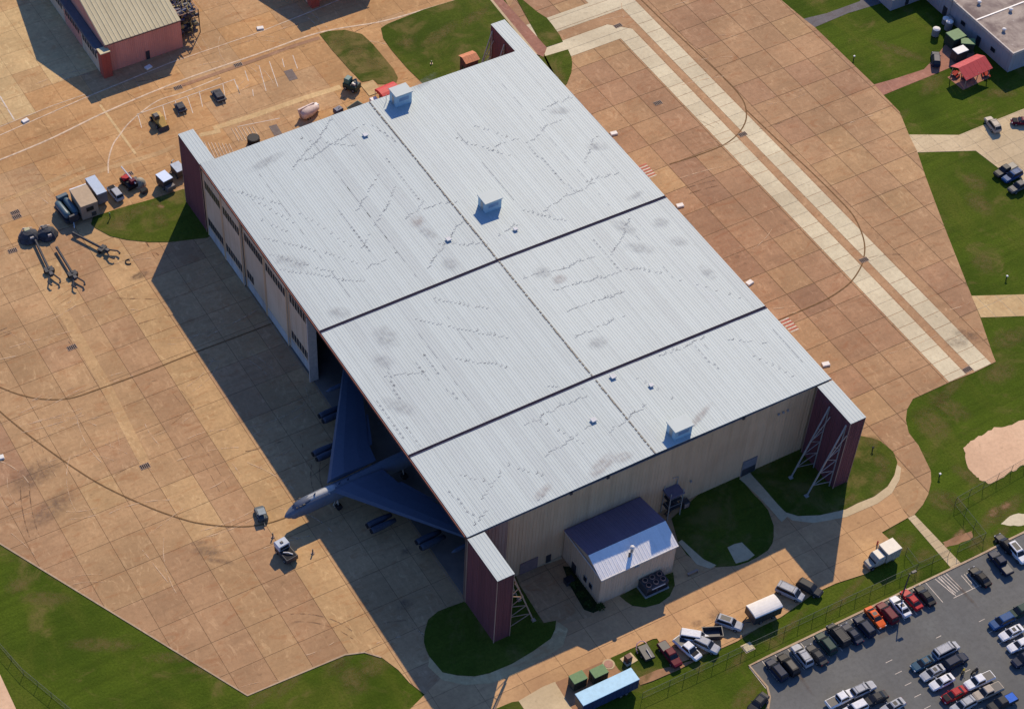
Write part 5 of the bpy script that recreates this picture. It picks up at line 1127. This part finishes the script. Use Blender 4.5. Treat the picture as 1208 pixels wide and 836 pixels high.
# north side things
p = at(187,143,.8); t = thing('yellow_loader','yellow and black loader in the marked bay near the red hangar','loader',(p.x,p.y,.10),math.radians(-88))
yl = plain('loader_yellow',(.50,.30,.06),.5); MB().loft([cring(x,hw,.5,z,.15) for x,hw,z in ((-2.6,.7,1.1),(-1.8,1.0,1.7),(.2,1.0,1.8),(1.4,.9,1.3),(2.4,.7,.9))]).build('body', yl, t, loc=(0,.25,0)); MB().cbox(-.9,.5,-.9,.2,1.5,2.5,.12).build('cab', M['darksteel'], t)
wheelpair(t,-1.6,1.0,.55); wheelpair(t,1.3,1.0,.55); MB().loft([[(2.3,-1.2,.1),(2.9,-1.2,.1),(2.4,-1.2,.9)],[(2.3,1.2,.1),(2.9,1.2,.1),(2.4,1.2,.9)]]).build('bucket', M['darksteel'], t)
def cart(px,py,lx,ly,label,deg):
    p = at(px,py,.6); t = thing('flat_cart',label,'cart',(p.x,p.y,.10),math.radians(deg),'dark carts in the marked bays'); MB().cbox(-lx/2,lx/2,-ly/2,ly/2,.45,.75,.04).build('deck', plain('cart_deck',(.10,.095,.10),.8,var=.3), t); MB().cbox(-lx*.3,lx*.35,-ly*.38,ly*.38,.753,1.2,.08).build('load', plain('cart_load',(.075,.075,.08),.9,var=.4), t); wheelpair(t,-lx*.3,ly*.4,.3); wheelpair(t,lx*.3,ly*.4,.3); MB().beam((lx/2,0,.5),(lx/2+1,0,.3),.06).build('drawbar', M['darksteel'], t)
cart(213,127,3.0,2.0,'shorter dark flat cart in the marked bay near the yellow loader',-92); cart(258,113,3.9,2.2,'longer dark flat cart in the middle marked bay',-92)
def tarpatch(px,py,lx,ly,deg,name='asphalt_patch'):
    p = at(px,py); MB().cbox(-lx/2,lx/2,-ly/2,ly/2,0,.03,.02).build(name, M['oldpatch'], loc=(p.x,p.y,.09), rz=math.radians(deg), kind='structure')
M['oldpatch'] = concrete('asphalt_patch', (.25,.20,.17), vary=0); tarpatch(343,89,2.0,3.6,-5); tarpatch(325,154,1.8,3.4,-5)
p = at(300,168,.5); t = thing('round_tank','round black open tank at the hangar north edge','tank',(p.x,p.y+.3,.09)); MB().beam((0,0,0),(0,0,1.5),1.35,18).build('tank_wall', M['black'], t); MB().beam((0,0,1.5),(0,0,1.55),1.2,18).build('lid', M['p_black'], t)
p = at(365,132,1.0); t = thing('covered_aircraft_part','pinkish white shrouded equipment with a pointed end near the hangar north edge','equipment',(p.x,p.y,.09),math.radians(12)); pk_ = plain('pink_white_cover',(.60,.47,.40),.7,var=.15)
MB().loft([ring(x,a,1.1,b,10) for x,a,b in ((-2.2,.9,.7),(-1.6,1.3,1.0),(0,1.3,1.05),(1.4,.9,.8),(2.4,.5,.5))]).build('cover', pk_, t, smooth=True); MB().loft([[(-2.4,.2,.1),(-2.4,.6,2.3),(-2.4,1.1,2.2)],[(1.9,.4,.8),(1.9,.6,2.0),(1.9,1.0,1.9)]]).build('fin', pk_, t); MB().cbox(1.6,2.6,-.2,.9,.3,1.7,.1).build('nose_box', M['white'], t); wheelpair(t,-1,1,.35)
p = at(399,132,.5); t = thing('small_generator','small dark blue generator east of the pinkish cover','generator',(p.x,p.y,.09),.2); MB().cbox(-.9,.9,-.7,.7,.25,1.4,.1).build('housing', M['navyside'], t); wheelpair(t,0,.65,.28); MB().beam((.3,0,1.4),(.3,0,1.8),.08,8).build('exhaust', M['steel'], t)
p = at(419,129,.5); t = thing('green_skip','dark green skip half behind the roof edge','skip',(p.x,p.y,.09),.3); MB().loft([[(-1.2,-.8,.1),(1.2,-.8,.1),(1.2,.8,.1),(-1.2,.8,.1)],[(-1.7,-.95,1.3),(1.7,-.95,1.3),(1.7,.95,1.3),(-1.7,.95,1.3)]]).build('hopper', plain('skip_green',(.02,.10,.06),.6), t); MB().box(-1.5,1.5,-.8,.8,1.303,1.35).build('lid', M['black'], t)
p = at(415,100,1.2); t = thing('green_machine','tall dark green pump machine with teal parts by the dry grass','machine',(p.x,p.y,.09),math.radians(-60)); gt = plain('machine_teal',(.05,.16,.15),.5)
MB().cbox(-1.7,1.7,-1.1,1.1,.4,1.7,.12).build('body', plain('machine_green',(.02,.045,.03),.6), t); MB().cbox(-1.5,-.2,-.9,.7,1.703,2.8,.12).build('cab', gt, t); MB().path([(-.2,.3,1.8),(.8,.5,2.6),(1.6,-.2,1.9)],.18,8).build('pipe', M['tankteal'], t); wheelpair(t,-1,1,.5); wheelpair(t,1,1,.5); MB().cbox(.3,1.3,-.7,.1,1.703,2.1,.08).build('filter', M['steel'], t)
M['redroof'] = plain('red_canopy', (.60,.035,.03), .6, var=.1); M['redroof2'] = plain('red_metal_roof', (.55,.06,.05), .5, var=.1)
p = at(458,107,2.6); t = thing('red_canopy','rounded bright red canopy beside the roof cabin at the hangar north edge','canopy',(p.x,p.y,.09),math.radians(5)); MB().loft([[(x,2.0*math.cos(math.pi*i/8),2.3+.9*math.sin(math.pi*i/8)) for i in range(9)] for x in (-2.3,2.3)]).build('canopy_cloth', M['redroof'], t)
for x in (-2.2,2.2):
    for y in (-1.85,1.85): MB().beam((x,y,0),(x,y,2.35),.07).build('post', M['steel'], t)
MB().cbox(-1.6,1.4,-1.2,1.2,0,1.4,.1).build('bench_box', M['darksteel'], t)
p = at(441,121,.5); t = thing('white_box','small bright white box at the north end of the ridge','box',(p.x,p.y,.09)); MB().cbox(-.8,.8,-.6,.6,.1,1.5,.08).build('box_body', M['white'], t); MB().box(-.8,.8,-.6,.6,0,.1).build('base', M['darksteel'], t)
p = at(445,106,0); MB().cbox(-1.6,1.6,-2.2,2.2,0,.04,.02).build('concrete_pad', M['c_beige'], loc=(p.x-1,p.y+1,.165), kind='structure')
# orange roofed hut on the north lawn
p = at(552,66,3.9); t = thing('orange_hut','small dark hut with bright orange tiled roof on the north lawn','hut',(p.x,p.y-.6,.16)); MB().box(-1.5,1.5,-1.4,1.4,0,3.8).build('wall', plain('hut_wall',(.16,.05,.04),.7), t)
for k in range(6): MB().add([(-1.8+.6*k,-1.7,3.75),(-1.22+.6*k,-1.7,3.75),(-1.22+.6*k,.1,4.3),(-1.8+.6*k,.1,4.3),(-1.8+.6*k,1.7,3.75),(-1.22+.6*k,1.7,3.75)],[(0,1,2,3),(3,2,5,4)]).build('roof_sheet', plain('orange_roof',(.62,.22,.09),.7) if k == 0 else bpy.data.materials['orange_roof'], t)
MB().box(-.5,.3,-1.44,-1.403,0,2).build('door', M['darksteel'], t); MB().box(-1.54,-1.503,-.5,.5,1,1.8).build('window', M['glass'], t)
p = at(509,75,.2); t = thing('lawn_marker','tiny dark marker in the north lawn','post',(p.x,p.y,.16)); MB().beam((0,0,0),(0,0,.7),.14,8).build('post', M['darksteel'], t); MB().beam((0,0,0),(0,0,.06),.35,10).build('base', M['cream'], t)

# ------------------------------------------------------------------ east side
M['tarroof'] = N('tar_roof', .95, .1); n_ = M['tarroof']
c_ = n_.mix(n_.noise(.16,6,.65,lo=.35,hi=.65,distort=.6), (.42,.35,.28), (.19,.145,.125)); M['tarroof'] = n_.done(n_.mix(n_.noise(.5,4,.6,lo=.6,hi=.8), c_, (.62,.57,.48)))
M['greywall'] = siding('grey_block_wall', (.34,.32,.32), (.27,.25,.25), .8, .4, .4, .03)
eb = thing('flat_roofed_block','long grey building with mottled brown flat roof at the top right corner','building',(176.9,67.6,0))
w_ = MB().box(.12,60,.12,62,0,4.9).build('wall', M['greywall'], eb); m = wallpanel(4,4.8,2).mesh('wall_panel', M['greywall'])
for k in range(13): link('wall_panel', m, w_, (.02,(k+1)*4,.02), -math.pi/2)
for k in range(6): link('wall_panel', m, w_, (k*4,.02,.02))
MB().box(-.05,60,-.05,62,4.92,5.02).build('roof', M['tarroof'], eb)
for a in ((-.22,.12,-.22,62),(.13,60,-.22,.12)): MB().box(*a,4.7,5.35).build('parapet', plain('parapet_cap',(.50,.44,.38),.7), eb)
MB().box(.13,30,13.0,13.35,5.03,5.12).build('roof_seam', M['white'], eb)
for (x,y) in ((3.2,7.2),(4.5,17.5),(7,30),(2,31),(9,12),(12,24)): v = MB().beam((x,y,5.0),(x,y,5.6),.35,10).build('roof_vent', M['steel'], eb); MB().ball((x,y,5.6),.5,.5,.25).build('vent_cap', M['canvas'], v)
for y in (10.0,22,34): MB().box(-.1,-.03,y,y+1.3,.1,2.4).build('door', M['darksteel'], eb)
for y in (5,15.5,28): wd = MB().box(-.1,-.03,y,y+1.6,1.6,2.8).build('window', M['steel'], eb); MB().box(-.13,-.102,y+.1,y+1.5,1.7,2.7).build('pane', M['glass'], wd)
MB().path([(-.35,21,0),(-.35,21,5.6),(-.35,19.6,5.7)],.12).build('downpipe', M['steel'], eb); MB().cbox(-1.6,-.3,19,20.6,0,1.7,.1).build('meter_box', M['steel'], eb)
db = thing('slate_roofed_block','low dark building with blue-grey roof at the top edge','building',(167.3,97.4,0)); q = P2([(1046,-10),(1060,17),(1090,5),(1105,-20)])
MB().box(0,12,0,16,0,3.2).build('wall', M['greywall'], db, rz=0); MB().add([(-.4,-.4,3.1),(12.4,-.4,3.1),(12.4,16.4,3.1),(-.4,16.4,3.1),(4,5,4.6),(8,5,4.6),(8,12,4.6),(4,12,4.6)],[(0,1,5,4),(1,2,6,5),(2,3,7,6),(3,0,4,7),(4,5,6,7),(3,2,1,0)]).build('roof', plain('slate_roof',(.10,.115,.14),.7), db); MB().box(4,5,-.06,-.02,.1,2.1).build('door', M['darksteel'], db)
# red-roofed pavilion: open sides
p = at(1147,77,3.4); t = thing('red_pavilion','open pavilion with bright red gable roof and picnic tables on the lawn','pavilion',(p.x,p.y,0),math.radians(4)); rid = .4
for k in range(6):
    x0 = -3.9+k*1.3
    MB().add([(x0,-2.6,2.7),(x0+1.27,-2.6,2.7),(x0+1.27,rid,4.0),(x0,rid,4.0),(x0,-2.6,2.6),(x0+1.27,-2.6,2.6),(x0+1.27,rid,3.9),(x0,rid,3.9)],[(0,1,2,3),(7,6,5,4),(0,4,5,1),(1,5,6,2),(0,3,7,4)]).build('roof_sheet', M['redroof2'], t)
    MB().add([(x0,rid,4.0),(x0+1.27,rid,4.0),(x0+1.27,2.6,3.0),(x0,2.6,3.0)],[(0,1,2,3)]).build('roof_sheet', M['redroof2'], t)
for x in (-3.4,0,3.4):
    for y in (-2.2,2.2): MB().beam((x,y,0),(x,y,2.9),.1).build('post', M['rust'], t)
MB().box(-3.9,3.7,-2.5,2.6,.0,.06).build('floor', M['brickpath'], t)
M['tablered'] = plain('table_red', (.34,.05,.035), .9, .1)
def picnic(px,py,label,deg):
    p = at(px,py,.4); t = thing('picnic_table',label,'picnic table',(p.x,p.y,.06),math.radians(deg),'red picnic tables by the pavilion'); MB().box(-.9,.9,-.4,.4,.72,.78).build('table_top', M['tablered'], t)
    for s_ in (-1,1): MB().box(-.9,.9,s_*.75-.13,s_*.75+.13,.43,.48).build('seat', M['tablered'], t); MB().box(s_*.6-.05,s_*.6+.05,-.85,.85,0,.43).build('leg', M['darksteel'], t); MB().box(s_*.6-.051,s_*.6+.051,-.3,.3,.431,.719).build('leg', M['darksteel'], t)
picnic(1127,88,'red picnic table at the west side of the pavilion',20); picnic(1163,88,'orange-red picnic table at the east side of the pavilion',60); picnic(1140,92,'shaded picnic table under the front roof edge of the pavilion',5)
container(1128,41,0,3.0,3.4,2.6,(M['greenroof'],M['greenside']),'larger green-topped container beside the grey building',90,'containers by the pavilion',zb=0)
container(1142,49,0,3.0,2.0,2.4,(M['greenroof'],M['greenside']),'smaller pale green-topped container behind the pavilion',-35,'containers by the pavilion',zb=0)
container(1133,59,0,3.0,2.0,2.4,(plain('grey_white_top',(.50,.52,.55),.5),M['darksteel']),'white-topped container touching the red pavilion roof',0,'containers by the pavilion',zb=0)
for (px,py,l,h) in ((1104,38,'white-topped round water tank alone on the lawn',1.8),(1119,31,'white-topped round tank at the end of the path by the grey building',2.2),(1116,24,'small pale round tank nearest the grey wall',1.4)):
    p = at(px,py,1); t = thing('water_tank',l,'tank',(p.x,p.y,0),0,'round tanks by the grey building'); MB().beam((0,0,.2),(0,0,h),.85,14).build('tank_wall', plain('tank_side',(.22,.22,.23),.5), t); MB().ball((0,0,h),.88,.88,.4,14).build('dome', M['canvas'], t)
    for a in range(3): MB().beam((.7*math.cos(a*2.1),.7*math.sin(a*2.1),0),(.7*math.cos(a*2.1),.7*math.sin(a*2.1),.3),.07).build('leg', M['steel'], t)
    MB().path([(.9,0,h*.8),(1.5,.3,h*.6),(1.6,.3,.0)],.06).build('pipe', M['steel'], t)
vehicle(1104,70,55,'suv','navy','dark navy car on the path end by the containers','car',None,.03)
vehicle(1171,147,80,'suv','sand','sand-coloured cart with white top on the cream yard','cart',None,.045,'utility_cart',extra='rack')
vehicle(1206,143,150,'sedan','maroon','dark red and white car at the right frame edge on the cream yard','car',None,.045,extra='hood')
for (px,py,d,k,c,l) in ((1186,201,185,'pickup','charcoal','northern dark pickup truck on the yard edge'),(1194,208,185,'suv','blue','blue and white jeep between two dark trucks on the yard edge'),(1203,220,183,'pickup','grey','grey flat-topped truck lowest on the yard edge')): vehicle(px,py,d,k,c,l,'truck' if k=='pickup' else 'car','vehicles at the edge of the cream yard',.045,extra='rack' if k=='suv' else 'tarp_' )
# little things: marker boards, pit lids, manholes
def marker(px,py,label,s_=.75):
    p = at(px,py,.1); t = thing('marker_box',label,'marker',(p.x,p.y,.08),random.uniform(-.3,.3),'white marker boxes'); MB().cbox(-s_,s_,-s_*.7,s_*.7,.05,.35,.05).build('box_body', M['canvas'], t); MB().box(-s_*1.1,s_*1.1,-s_*.8,s_*.8,0,.05).build('base', M['cream'], t)
for a in ((30,143,'white marker box beside the long road line, far upper left'),(307,34,'white oval marker box below the shadow at the top'),(724,158,'cream marker box near the dark slabs east of the roof'),(802,243,'white marker box just past the first roof joint'),(884,334,'white marker box midway along the east eave'),(974,430,'cream marker box near the south-east roof corner'),(175,80,'pale blue lid in the shadow south of the red hangar'),(0,540,'tiny white marker at the left frame edge')): marker(*a)
def pit(px,py,label,deg=0):
    p = at(px,py,0); t = thing('drain_grate',label,'drain',(p.x,p.y,.09),math.radians(deg),'dark drain grates set in the aprons'); MB().box(-.95,.95,-.6,.6,0,.05).build('frame', M['rust'], t)
    for k in range(5): MB().box(-.85+k*.36,-.60+k*.36,-.5,.5,.051,.07).build('bar', M['black'], t)
for a in ((729,31,'drain grate at the bend of the pale strips'),(876,159,'drain grate where the guide line crosses the pale strips'),(1019,307,'drain grate under the big curved guide line'),(1141,436,'drain grate at the south end of the pale strips'),(171,550,'drain grate at the foot of the narrow pale strip'),(85,410,'drain grate on the narrow pale strip'),(15,296,'drain grate at the left edge near the tow bars'),(18,251,'upper of two small grates near the left edge'),(20,256,'lower of two small grates near the left edge'),(281,77,'dark red grate beside the drain channel'),(152,206,'square sunken grate west of the pocket'),(210,104,'small grate below the red hangar'),(637,65,'dark grate at the end of the brick path'),(776,122,'tiny dark grate on the dark slabs')): pit(*a, deg=random.uniform(-4,4))
for (px,py,l) in ((1029,531,'small dark stake in the south-east island lawn'),(1108,562,'white-topped stake in the lawn beyond the bend'),(1007,70,'white-topped stake in the north-east lawn'),(1187,329,'white-topped stake in the lawn near the right edge')):
    p = at(px,py,.1); t = thing('lawn_stake',l,'stake',(p.x,p.y,0)); MB().beam((0,0,0),(0,0,.9),.12,8).build('post', M['darksteel'], t); MB().cbox(-.2,.2,-.2,.2,.9,1.05,.04).build('cap', M['canvas'] if 'white' in l else M['black'], t)
p = at(152,309,.1); t = thing('wheel_chock','small curved dark chock near the aslant tow bar','chock',(p.x,p.y,.08)); MB().path([(.7*math.cos(a*.5),.7*math.sin(a*.5),.12) for a in range(2,11)],.11).build('chock', M['black'], t); MB().beam((.3,.3,.1),(.5,.6,.1),.08).build('handle', M['rust'], t)

# chain-link fences: posts, rails, wires
def fence(pts, h, label, step=3.0):
    P_ = [Vector((x,y,0)) for x,y in pts]; t = thing('chain_link_fence', label, 'fence', P_[0]); o0 = P_[0]; mt = M['fencew']
    pm_ = MB().beam((0,0,0),(0,0,h),.04,6).mesh('post', M['fencew'])
    for a, b in zip(P_, P_[1:]):
        n = max(1,int((b-a).length/step)); d = (b-a)
        for k in range(n): link('post', pm_, t, a+d*k/n-o0)
        r_ = MB(); r_.beam(a-o0+Vector((0,0,h)), b-o0+Vector((0,0,h)), .028); r_.beam(a-o0+Vector((0,0,.15)), b-o0+Vector((0,0,.15)), .02)
        r_.build('rail', M['fencer'], t)
        w = MB(); m_ = int(d.length/.5)
        for k in range(m_):
            q = a+d*k/m_-o0; e = d/m_*4
            w.beam(q, q+Vector((e.x,e.y,h)), .008); w.beam(q+Vector((e.x,e.y,0)), q+Vector((0,0,h)), .008)
        w.build('mesh_wire', mt, t, kind='stuff')
    link('post', pm_, t, P_[-1]-o0)
M['fencew'] = plain('fence_wire', (.07,.075,.06), .8, .2); M['fencer'] = plain('fence_rail', (.16,.17,.14), .8, .2)
fence([(125,-22.0),(107.5,-23.1),(90.1,-24.5),(89.5,-33.6),(83.6,-33.5)], 2.2, 'chain-link fence that turns twice round the dry lawn by the sand patch')
fence([(81.6,-33.4),(74.7,-33.2),(75.0,-29.5)], 2.2, 'short chain-link fence between the footpath and the box truck')
fence([(74.4,-33.2),(58,-33.1),(40,-33.0),(22,-32.9),(16.5,-32.8)], 1.9, 'long chain-link fence through the lawn strip north of the parked cars')
a, b, c = [P2([q])[0] for q in ((0,763),(28,795),(95,850))]
fence([a, b, c], 1.6, 'faint wire fence in the lawn at the bottom left corner')
